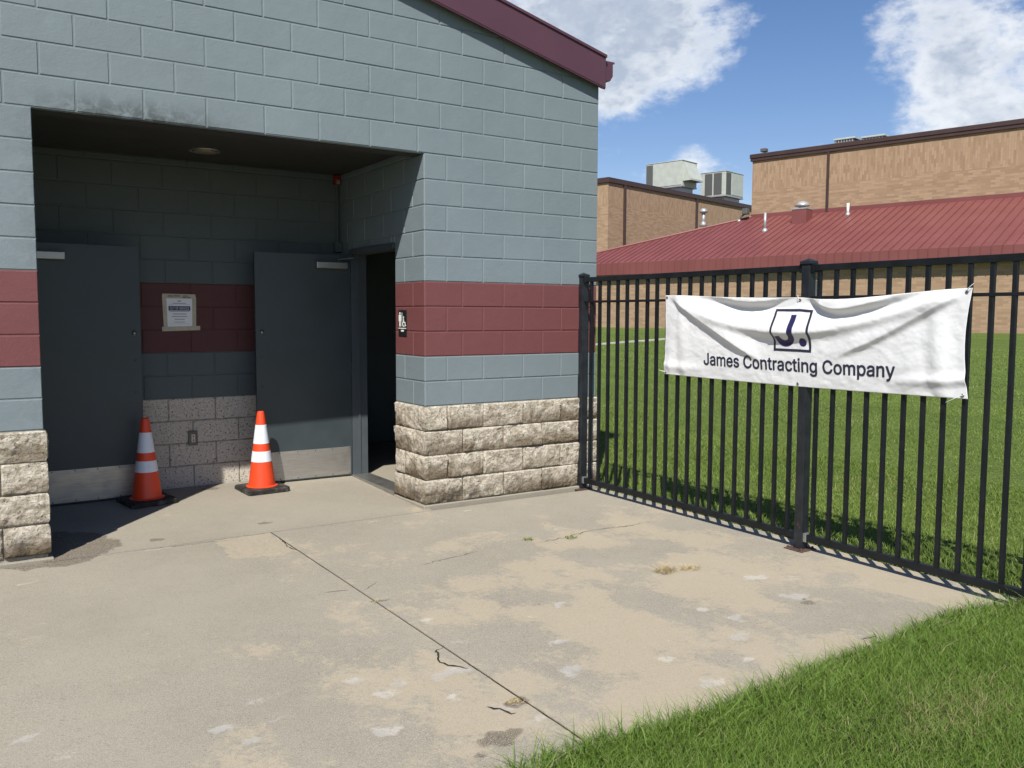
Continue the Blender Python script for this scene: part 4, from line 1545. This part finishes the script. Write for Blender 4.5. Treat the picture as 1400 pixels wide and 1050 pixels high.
# ------------------------------------------------------------------ school
def brick_mat(name, soldier=False, tint=1.0):
    t = NT(name)
    v = t.vec('Object')
    sep = t.N.new('ShaderNodeSeparateXYZ'); t.L.new(v, sep.inputs[0])
    cmb = t.N.new('ShaderNodeCombineXYZ')
    h = t.m('ADD', sep.outputs[0], sep.outputs[1])
    if soldier:
        t.L.new(sep.outputs[2], cmb.inputs[0]); t.L.new(h, cmb.inputs[1])
    else:
        t.L.new(h, cmb.inputs[0]); t.L.new(sep.outputs[2], cmb.inputs[1])
    br = t.N.new('ShaderNodeTexBrick')
    t.L.new(cmb.outputs[0], br.inputs['Vector'])
    br.inputs['Scale'].default_value = 1.0
    br.inputs['Brick Width'].default_value = .42; br.inputs['Row Height'].default_value = .115
    br.inputs['Mortar Size'].default_value = .010; br.inputs['Mortar Smooth'].default_value = .2
    br.inputs['Bias'].default_value = -.1
    br.inputs['Color1'].default_value = (.35 * tint, .237 * tint, .152 * tint, 1)
    br.inputs['Color2'].default_value = (.245 * tint, .160 * tint, .100 * tint, 1)
    br.inputs['Mortar'].default_value = (.25, .195, .14, 1)
    if soldier: br.offset = .5
    n = t.noise(2.2, 4, .6)
    col = t.mix(t.ramp(n, .35, .7, 0, .12), br.outputs['Color'], (.38 * tint, .26 * tint, .165 * tint))
    return t.done(col, .9, t.bump(br.outputs['Fac'], -.5, .012), 0, .2)


M['brick'] = brick_mat('tan_brick')
M['soldier'] = brick_mat('tan_soldier_brick', True)
M['brick2'] = brick_mat('sandy_brick', False, 1.06)
M['soldier2'] = brick_mat('sandy_soldier_brick', True, 1.06)
M['coping'] = plain('brown_metal', (.055, .030, .026), .45, 0, .08, 1)


def red_metal():
    t = NT('red_roof_metal')
    n = t.noise(.6, 4, .6)
    col = t.mix(t.ramp(n, .3, .7), (.160, .050, .047), (.186, .062, .058))
    col = t.mix(t.m('MULTIPLY', t.info.outputs['Random'], .22), col, (.14, .046, .043))
    return t.done(col, .42, None, 0, .4)


M['redmetal'] = red_metal()
M['galv'] = plain('galvanised_metal', (.42, .43, .43), .45, .4, .1, 5)
M['rtu'] = plain('pale_green_grey_paint', (.42, .45, .40), .5, 0, .06, 2)
M['coil'] = plain('coil_grille', (.12, .125, .12), .6, .2, .2, 30, .4)

ANG = math.atan2(EV[1], EV[0])
school = empty('school_building', (A0[0], A0[1], SCH_Z), ANG, 'tan brick school with red standing seam roof beyond the lawn', 'building')
S0, S1 = -4.7, 24.5
OH = .42
E0z, E1z, PT = 3.05, 3.73, .403     # fascia bottom, fascia top, roof pitch
UP = 7.0
def rz2(d): return E1z + PT * d
# lower wall
MB().box(S0 + .3, S1 - .3, OH, OH + .3, -.5, E0z + .25).build('wall', M['brick'], school)
MB().box(S0 + .05, S1, .06, OH + .28, E0z + .251, E0z + .30).build('soffit', M['coping'], school)
# upper wall with its return, bands
WS = 5.92
def upper(name, s0, s1, d0, d1, z0, zs, z1, mh, ms):
    w = MB().box(s0, s1, d0, d1, z0, zs).build(name, mh, school)
    MB().box(s0, s1, d0, d1, zs + .0005, z1 - .3).build(name, ms, school)
    MB().box(s0, s1, d0, d1, z1 - .2995, z1).build(name, mh, school)
    return w
upper('upper_wall', WS, S1, UP, UP + 24, 4.5, 8.1, 10.02, M['brick'], M['soldier'])
MB().bevbox(WS - .14, S1 + .1, UP - .14, UP + 24.1, 10.021, 10.27, .03).bevbox(WS - .10, S1 + .1, UP - .10, UP + 24.05, 9.86, 10.0205, .01).build('coping', M['coping'], school)
MB().bevbox(10.50, 10.62, UP - .10, UP - .002, 6.3, 9.86, .01).build('downspout', M['coping'], school)
MB().bevbox(WS - .02, S1, UP - .05, UP - .002, rz2(UP) - .25, rz2(UP) + .20, .01).build('flashing', M['redmetal'], school)
# left block
upper('rear_wall', -40, -9.9, 14, 50, -.5, 9.3, 11.0, M['brick2'], M['soldier2'])
MB().bevbox(-40.1, -9.76, 13.86, 50.1, 11.001, 11.40, .03).build('coping', M['coping'], school)
for d in (16.0, 26.9):
    MB().bevbox(-9.898, -9.76, d, d + .24, 2.0, 11.0, .01).build('downspout', M['coping'], school)
# roof core, panels and fascia panels
mb = MB()
mb.add([(S0, 0.06, E1z - .06), (S1, 0.06, E1z - .06), (S1, UP, rz2(UP) - .06), (WS, UP, rz2(UP) - .06)], [(0, 1, 2, 3)])
mb.add([(S0, 0.06, E1z - .06), (WS, UP, rz2(UP) - .06), (WS, UP + 18, rz2(UP) - .06), (S0, UP + 22, E1z - .06)], [(0, 1, 2, 3)])
mb.build('roof', M['redmetal'], school)
roof = school.children[-1]
PW = .425
TH = .018


def roof_panel_mesh(length_at0, length_at1, w=PW):
    """a pan with one standing seam at its right edge; lower edge at d=0; cut at the hip when the two lengths differ"""
    mb = MB()
    L0, L1 = length_at0, length_at1
    c = math.hypot(1, PT)
    def P(x, d, h=0): return (x, d, PT * d + h)
    v = [P(0.004, 0), P(w - .02, 0), P(w - .02, L1), P(0.004, L0)]
    v2 = [(a, b, z - TH) for a, b, z in v]
    mb.add(v + v2, [(0, 1, 2, 3), (7, 6, 5, 4), (0, 4, 5, 1), (1, 5, 6, 2), (2, 6, 7, 3), (3, 7, 4, 0)])
    s = [P(w - .020, -.004, -TH), P(w + .004, -.004, -TH), P(w + .004, L1, -TH), P(w - .020, L1, -TH), P(w - .020, -.004, .055), P(w + .004, -.004, .055), P(w + .004, L1, .055), P(w - .020, L1, .055)]
    mb.add(s, [(0, 3, 2, 1), (4, 5, 6, 7), (0, 1, 5, 4), (1, 2, 6, 5), (2, 3, 7, 6), (3, 0, 4, 7)])
    return mb.mesh('roof_panel', M['redmetal'])


full = roof_panel_mesh(UP - .06, UP - .06)
fm = MB().box(.004, PW - .03, -.001, .02, E0z, E1z - .012).box(PW - .03, PW + .003, -.028, .022, E0z, E1z - .006).mesh('fascia_panel', M['redmetal'])
s = S0
while s < S1:
    d0 = UP * min(1, (s - S0) / (WS - S0)); d1 = UP * min(1, (s + PW - S0) / (WS - S0))
    me = full if d0 > UP - .01 else roof_panel_mesh(max(.02, min(d0, UP - .06)), max(.05, min(d1, UP - .06)))
    put('roof_panel', me, school, (s, 0, E1z))
    put('fascia_panel', fm, school, (s, 0, 0))
    s += PW
hip = MB().tube([(S0 - .02, 0, E1z + .04), (WS, UP, rz2(UP) + .04)], .075, 8).build('hip_cap', M['redmetal'], school)
lv = MB().bevbox(12.55, 13.1, OH - .05, OH - .002, 1.45, 2.45, .01).build('wall_louver', M['coil'], school)


def sp(s_, d_, z_):       # school-local to world
    return (A0[0] + EV[0] * s_ + NV[0] * d_, A0[1] + EV[1] * s_ + NV[1] * d_, SCH_Z + z_)


# rooftop units
def rtu(s0, s1, d0, d1, z0, z1, label, kind):
    u = empty('rooftop_unit', sp((s0 + s1) / 2, (d0 + d1) / 2, z0 - 1.0), ANG, label, 'air conditioner', 'air conditioners on the rear school roof')
    w, dd, h = s1 - s0, d1 - d0, z1 - z0
    b = 1.0
    MB().bevbox(-w / 2, w / 2, -dd / 2, dd / 2, b, b + h, .03).build('cabinet', M['rtu'], u)
    mb = MB().bevbox(-w / 2 - .04, w / 2 + .04, -dd / 2 - .04, dd / 2 + .04, b + h + .001, b + h + .06, .02)
    mb.build('lid', M['rtu'], u)
    MB().bevbox(-w / 2 + .25, w / 2 - .25, -dd / 2 + .25, dd / 2 - .25, -.35, b - .12, .02).build('curb', M['galv'], u)
    MB().bevbox(-w / 2 - .03, w / 2 + .03, -dd / 2 - .03, dd / 2 + .03, b - .119, b - .001, .02).build('base_rail', M['galv'], u)
    y = -dd / 2
    def panel(x0, x1, z0_, z1_, mat, name):
        MB().bevbox(x0, x1, y - .03, y - .001, z0_, z1_, .008).build(name, mat, u)
    if kind == 0:
        panel(-w / 2 + .06, -w / 2 + .78, b + .1, b + h - .1, M['coil'], 'coil_grille')
        panel(-w / 2 + .86, -w / 2 + 1.95, b + .06, b + h - .06, M['rtu'], 'access_panel')
        panel(-w / 2 + 2.02, w / 2 - .75, b + .06, b + h - .06, M['rtu'], 'access_panel')
        panel(w / 2 - .68, w / 2 - .06, b + .06, b + h - .06, M['rtu'], 'access_panel')
        # outside-air hood on the near end
        x = w / 2
        pts = [(-dd / 2 + .1, b + h - .12), (-dd / 2 + .1, b + .35), (dd / 2 - .2, b + .35), (dd / 2 - .2, b + h - .12)]
        mb = MB()
        v = [(x, -dd / 2 + .12, b + h - .1), (x, dd / 2 - .3, b + h - .1), (x, dd / 2 - .3, b + .4), (x, -dd / 2 + .12, b + .4),
             (x + .85, -dd / 2 + .12, b + .55), (x + .85, dd / 2 - .3, b + .55), (x + .85, dd / 2 - .3, b + .4), (x + .85, -dd / 2 + .12, b + .4)]
        mb.add(v, [(0, 1, 5, 4), (4, 5, 6, 7), (0, 4, 7, 3), (1, 2, 6, 5)])
        mb.build('intake_hood', M['rtu'], u)
    else:
        panel(-w / 2 + .45, -w / 2 + 1.25, b + .1, b + h - .1, M['coil'], 'coil_grille')
        panel(-w / 2 + 1.4, -w / 2 + 2.25, b + .1, b + h - .1, M['coil'], 'coil_grille')
        MB().bevbox(w / 2 + .001, w / 2 + .03, -dd / 2 + .1, -dd / 2 + 1.0, b + .1, b + h - .1, .008).build('coil_grille', M['coil'], u)
        MB().bevbox(w / 2 + .001, w / 2 + .03, -dd / 2 + 1.15, dd / 2 - .1, b + .1, b + h - .1, .008).build('access_panel', M['rtu'], u)
    return u


rtu(-15.95, -12.0, 28, 30.5, 12.55, 14.77, 'larger pale rooftop air unit with sloped intake hood on the brick building', 0)
rtu(-13.05, -10.4, 33, 36.4, 12.05, 14.25, 'smaller pale rooftop air unit with dark coil grilles nearest the tall wall', 1)


# vents on the red roof
def roof_thing(name, s_, d_, label, cat, group=None):
    return empty(name, sp(s_, d_, rz2(d_)), ANG, label, cat, group)


v1 = roof_thing('vent_pipe', 3.0, 6.45, 'galvanised vent pipe with wide cap near the hip of the red roof', 'vent', 'vents on the red roof')
MB().lathe([(.26, -.12), (.16, .05), (.12, .16)], n=20).build('flashing_boot', M['galv'], v1, True)
MB().tube([(0, 0, -.1), (0, 0, .72)], .11, 16).build('pipe', M['galv'], v1, True)
MB().lathe([(.11, .66), (.25, .72), (.25, .82), (.12, .96), (.01, .98)], n=20).build('cap', M['galv'], v1, True)
v2 = roof_thing('vent_pipe', 8.2, 4.25, 'tall thin grey vent pipe low on the red roof', 'vent', 'vents on the red roof')
MB().lathe([(.22, -.10), (.14, .05), (.10, .14)], n=20).build('flashing_boot', M['galv'], v2, True)
MB().tube([(0, 0, -.1), (0, 0, 1.0)], .075, 14).build('pipe', M['galv'], v2, True)
v3 = roof_thing('vent_pipe', 12.05, 6.2, 'short white vent pipe on the red roof right of the curb', 'vent', 'vents on the red roof')
MB().lathe([(.18, -.10), (.12, .03), (.09, .10)], n=20).build('flashing_boot', M['galv'], v3, True)
MB().tube([(0, 0, -.1), (0, 0, .60)], .07, 14).build('pipe', M['white_plastic'], v3, True)
v4 = roof_thing('roof_exhaust', 9.75, 5.55, 'red curbed roof exhaust with domed metal cap', 'vent', 'vents on the red roof')
MB().bevbox(-.42, .42, -.42, .42, -.35, .62, .02).build('curb', M['redmetal'], v4)
MB().bevbox(-.44, .44, -.44, .44, .621, .70, .015).build('curb_rim', M['galv'], v4)
MB().lathe([(.20, .70), (.20, .80), (.40, .82), (.40, .90), (.30, 1.02), (.12, 1.10), (.01, 1.11)], n=24).build('cap', M['galv'], v4, True)
fl = empty('flood_light', sp(5.4, 6.5, rz2(6.5)), ANG, 'small dark flood light at the corner where roof and tall wall meet', 'light')
MB().lathe([(.16, -.2), (.10, .05), (.05, .12)], n=14).build('boot', M['galv'], fl, True)
MB().tube([(0, 0, 0), (.1, 0, .25), (.32, .1, .42)], .05, 8).bevbox(.2, .55, -.12, .25, .38, .72, .04).build('lamp_head', M['coil'], fl)
for s_, d_, w, lab in ((10.9, 8.6, .55, 'low louvered roof fan behind the tall wall coping, left of the pair'), (12.35, 9.0, .6, 'low louvered roof fan behind the tall wall coping, right of the pair')):
    f_ = empty('roof_fan', sp(s_, d_, 10.27), ANG, lab, 'fan', 'roof fans on the tall wall')
    MB().bevbox(-w, w, -.4, .4, 0, .40, .02).build('housing', M['coil'], f_)
    MB().bevbox(-w - .06, w + .06, -.46, .46, .401, .50, .02).build('lid', M['rtu'], f_)
    for k in range(7):
        x = -w + .08 + (2 * w - .16) * k / 6
        MB().bevbox(x - .02, x + .02, -.43, -.401, .03, .38, .004).build('louver', M['galv'], f_)
f2 = empty('flood_light', sp(6.6, 7.2, 10.27), ANG, 'small dark flood light on top of the tall brick wall corner', 'light')
MB().tube([(0, 0, -.02), (0, 0, .16)], .04, 8).bevbox(-.22, .12, -.2, .15, .1, .30, .03).build('lamp_head', M['coil'], f2)

# curb strip across the lawn
mb = MB()
dd = np.linspace(-24, .3, 60)
v, f = [], []
for i, d_ in enumerate(dd):
    for o_ in (-.06, .06):
        x = A0[0] + EV[0] * (11.4 + o_) + NV[0] * d_; y = A0[1] + EV[1] * (11.4 + o_) + NV[1] * d_
        z = float(field_z(np.array(x), np.array(y)))
        v += [(x, y, z + .06), (x, y, z - .05)]
    if i:
        a = 4 * (i - 1); b = 4 * i
        f += [(a, a + 2, b + 2, b), (a, b, b + 1, a + 1), (a + 2, a + 3, b + 3, b + 2)]
curb = mb.add(v, f).build('curb', plain('pale_concrete', (.58, .56, .50), .85))
tag(curb, 'thin pale curb line crossing the lawn toward the school', 'curb', kind='structure')

# ------------------------------------------------------------------ grass blades
def blade_mat(name, dark, light, dry):
    t = NT(name)
    tint = t.attr('tint'); tip = t.attr('tip')
    col = t.mix(tint, dark, light)
    col = t.mix(t.ramp(tip, .1, 1.0, 0, .35), col, tuple(min(1, x * 1.6) for x in light))
    col = t.mix(t.ramp(tint, .93, .97), col, dry)
    N, L = t.N, t.L
    t.done(col, .55, None, 0, .25)
    tr = N.new('ShaderNodeBsdfTranslucent')
    L.new(col, tr.inputs[0])
    mx = N.new('ShaderNodeMixShader'); mx.inputs[0].default_value = .28
    out = [n for n in N if n.type == 'OUTPUT_MATERIAL'][0]
    L.new(t.bsdf.outputs[0], mx.inputs[1]); L.new(tr.outputs[0], mx.inputs[2]); L.new(mx.outputs[0], out.inputs[0])
    return t.mat


def blades(name, px, py, pz, h, w, lean, mat, seed=1, seg=2, tf=2.0, stripe=None):
    r = np.random.default_rng(seed)
    n = len(px)
    a = r.uniform(0, 2 * np.pi, n)
    la = r.uniform(0, 2 * np.pi, n)
    lx, ly = np.cos(la) * lean * h, np.sin(la) * lean * h
    wx, wy = np.cos(a) * w / 2, np.sin(a) * w / 2
    base = np.stack([px, py, pz], 1)
    def P(k, side, wk):
        q = base.copy()
        q[:, 0] += lx * k ** 1.8 + side * wx * wk; q[:, 1] += ly * k ** 1.8 + side * wy * wk
        q[:, 2] += h * (k - .25 * k * k * np.minimum(lean, 1.5))
        return q
    tintv = np.clip(r.random(n) * .75 + .45 * (fbm(px * tf, py * tf, 66, 4) - .32) + (stripe(px, py) if stripe else 0), 0, .92)
    dryp = .025 + (.3 * np.exp(-(((px - .05) / .45) ** 2 + ((py + 4.45) / .16) ** 2)) if tf > 1.5 else .02 * sstep(.55, .7, fbm(px * .8, py * .8, 71, 4)) * 6)
    tintv = np.where(r.random(n) < dryp, 1.0, tintv)
    if seg == 2:
        v = np.stack([P(0, -1, 1), P(0, 1, 1), P(.55, 1, .8), P(.55, -1, .8), P(1, 0, 0)], 1)
        b = np.arange(n)[:, None] * 5
        tri = np.concatenate([b + np.array([[0, 1, 2]]), b + np.array([[0, 2, 3]]), b + np.array([[3, 2, 4]])], 1).reshape(-1, 3)
        k = 5; tip = np.array([0, 0, .55, .55, 1.])
    else:
        v = np.stack([P(0, -1, 1), P(0, 1, 1), P(1, 0, 0)], 1)
        b = np.arange(n)[:, None] * 3
        tri = (b + np.array([[0, 1, 2]])).reshape(-1, 3)
        k = 3; tip = np.array([0, 0, 1.])
    me = np_mesh(name, v.reshape(-1, 3).astype(np.float32), tri.astype(np.int32))
    set_attr(me, 'tint', np.repeat(tintv, k)); set_attr(me, 'tip', np.tile(tip, n))
    me.materials.append(mat)
    return me


M['blade'] = blade_mat('lawn_blade', (.050, .104, .013), (.158, .240, .044), (.30, .27, .13))
M['blade2'] = blade_mat('field_blade', (.085, .140, .020), (.195, .262, .054), (.33, .30, .14))

# near lawn, in front of the pavement
def lawn_top(x, y):
    return -.045 + .030 * sstep(-3.84, -4.05, y) + .03 * (fbm(x * 1.6, y * 1.6, 77, 3) - .5)


lx = np.linspace(-1.8, 6, 90); ly = np.linspace(-9.5, -3.70, 80)
lme, _, _ = grid_mesh('lawn', lx, ly, lambda x, y: lawn_top(x, y) - .045 * sstep(-3.90, -3.80, y), plain('lawn_soil', (.035, .045, .014), .95, 0, .3, 8, .6, .1))
lawn = put('lawn', lme)
tag(lawn, 'green lawn in front of the concrete pavement', 'lawn', kind='structure')


def lawn_edge(x):
    return -3.855 + .07 * (fbm(x * 1.4, x * 0 + 3.3, 41, 4) - .5) * 2 - .09 * sstep(1.35, 1.75, x) + .05 * sstep(.55, .95, x) * (1 - sstep(1.2, 1.5, x))


def scatter_lawn(n, x0, x1, y0, y1, seed):
    r = np.random.default_rng(seed)
    x = r.uniform(x0, x1, n); y = r.uniform(y0, y1, n)
    k = y < lawn_edge(x) + .01
    dens = fbm(x * 3.2, y * 3.2, 91, 4)
    k &= r.random(n) < .55 + 1.1 * dens
    x, y = x[k], y[k]
    return x, y, fbm(x * 2.2, y * 2.2, 93, 4), r


x, y, cl_, r = scatter_lawn(190000, -1.75, 2.4, -5.3, -3.65, 5)
h = (.032 + .048 * cl_) * r.uniform(.5, 1.35, len(x))
edge_d = lawn_edge(x) - y
h *= 1 + .25 * np.exp(-edge_d / .10)
lean = r.uniform(.2, 1.3, len(x))
g1 = put('grass', blades('grass', x, y, lawn_top(x, y) - .01, h, r.uniform(.0018, .0036, len(x)), lean, M['blade'], 11))
tag(g1, 'thick green lawn grass in the lower right foreground', 'grass', kind='stuff')
# long stray blades at the lip of the pavement, and a coarser outer lawn
r = np.random.default_rng(15)
n = 2600
x = r.uniform(-1.7, 1.75, n); y = lawn_edge(x) + .02 - np.abs(r.normal(0, .10, n)) * (.4 + 1.2 * fbm(x * 4, x * 0, 44, 3))
g1b = put('grass_edge', blades('grass_edge', x, y, lawn_top(x, y) - .01, r.uniform(.05, .15, n), r.uniform(.003, .005, n), r.uniform(.4, 1.3, n), M['blade'], 16))
tag(g1b, 'long stray grass blades leaning over the pavement edge', 'grass', kind='stuff')
x, y, cl_, r = scatter_lawn(60000, -1.78, 5.5, -9.0, -3.7, 6)
k = (y < -5.25) | (x > 2.3)
x, y, cl_ = x[k], y[k], cl_[k]
g1c = put('grass_outer', blades('grass_outer', x, y, lawn_top(x, y) - .01, (.04 + .05 * cl_), np.full(len(x), .007), r.uniform(.3, 1.2, len(x)), M['blade'], 17, 1))
tag(g1c, 'lawn grass around the right end of the fence', 'grass', kind='stuff')

# field beyond the fence: dense near, thinning with distance
def field_blades(n, x0, x1, y0, y1, hh, ww, seed, seg):
    r = np.random.default_rng(seed)
    x = r.uniform(x0, x1, n); y = r.uniform(y0, y1, n)
    # only what the lens or a step aside can see: the wedge to the right of the building
    k = (y < 1.15 * (x - 1.5) + 1.2) & (y > -6.5 - .35 * (x - 1.7))
    k &= r.random(n) < .45 + 1.1 * fbm(x * 1.3, y * .6, 61, 4)
    x, y = x[k], y[k]
    cl = fbm(x * .9, y * .5, 63, 4)
    h = hh * (.6 + .9 * cl) * r.uniform(.6, 1.3, len(x))
    edge = np.exp(-(x - 1.8) / .35)
    h *= 1 + .9 * edge
    return blades('grass_field', x, y, field_z(x, y) - .008, h, np.full(len(x), ww), r.uniform(.2, 1.1, len(x)), M['blade2'], seed, seg, .7, lambda a, b: -.04 + .22 * np.sin((a * .97 + b * .24) * 2.6 + 1.5 * fbm(a * .3, b * .3, 81, 2)))


for (n, x0, x1, y0, y1, hh, ww, seed, seg) in ((110000, 1.80, 5.0, -7, 5, .045, .0050, 21, 2), (130000, 5.0, 11.0, -9, 12, .036, .010, 22, 1), (110000, 11.0, 24.0, -12, 26, .036, .022, 23, 1)):
    o = put('grass_field', field_blades(n, x0, x1, y0, y1, hh, ww, seed, seg))
    tag(o, {21: 'mown grass just behind the black fence', 22: 'mown grass in the middle of the lawn behind the fence', 23: 'mown grass far up the lawn toward the school'}[seed], 'grass', kind='stuff')

# dry tufts growing from the slab cracks
M['dry'] = blade_mat('dry_tuft_blade', (.24, .18, .08), (.48, .39, .21), (.12, .16, .04))


def tuft(x, y, n, rad, h, seed, label, mat):
    r = np.random.default_rng(seed)
    a = r.uniform(0, 2 * np.pi, n); q = np.sqrt(r.random(n)) * rad
    px, py = np.cos(a) * q, np.sin(a) * q * .6
    me = blades('dry_grass_tuft', px, py, np.zeros(n) - .002, r.uniform(.35, 1, n) * h, r.uniform(.0016, .003, n), r.uniform(.6, 2.2, n), mat, seed)
    o = put('dry_grass_tuft', me, None, (x, y, float(slab_z(np.array(x), np.array(y)))))
    return tag(o, label, 'grass tuft', 'tufts in the pavement')


tuft(.44, -2.37, 200, .070, .080, 31, 'largest dry grass tuft in the middle of the right slab', M['dry'])
tuft(.61, -2.41, 150, .075, .045, 32, 'low dry tuft just right of the largest dry tuft', M['dry'])
tuft(.155, -1.28, 60, .035, .050, 33, 'small greenish tuft on the slab crack nearest the doorway', M['blade2'])
tuft(.44, -1.40, 70, .040, .045, 34, 'small greenish tuft on the slab crack nearer the fence', M['blade2'])
tuft(-1.355, -3.39, 140, .045, .018, 35, 'brown mossy clump beside the pavement joint in the foreground', M['dry'])
tuft(-1.312, -1.92, 60, .030, .018, 36, 'tiny dark weed clump in the pavement joint, midway', M['dry'])
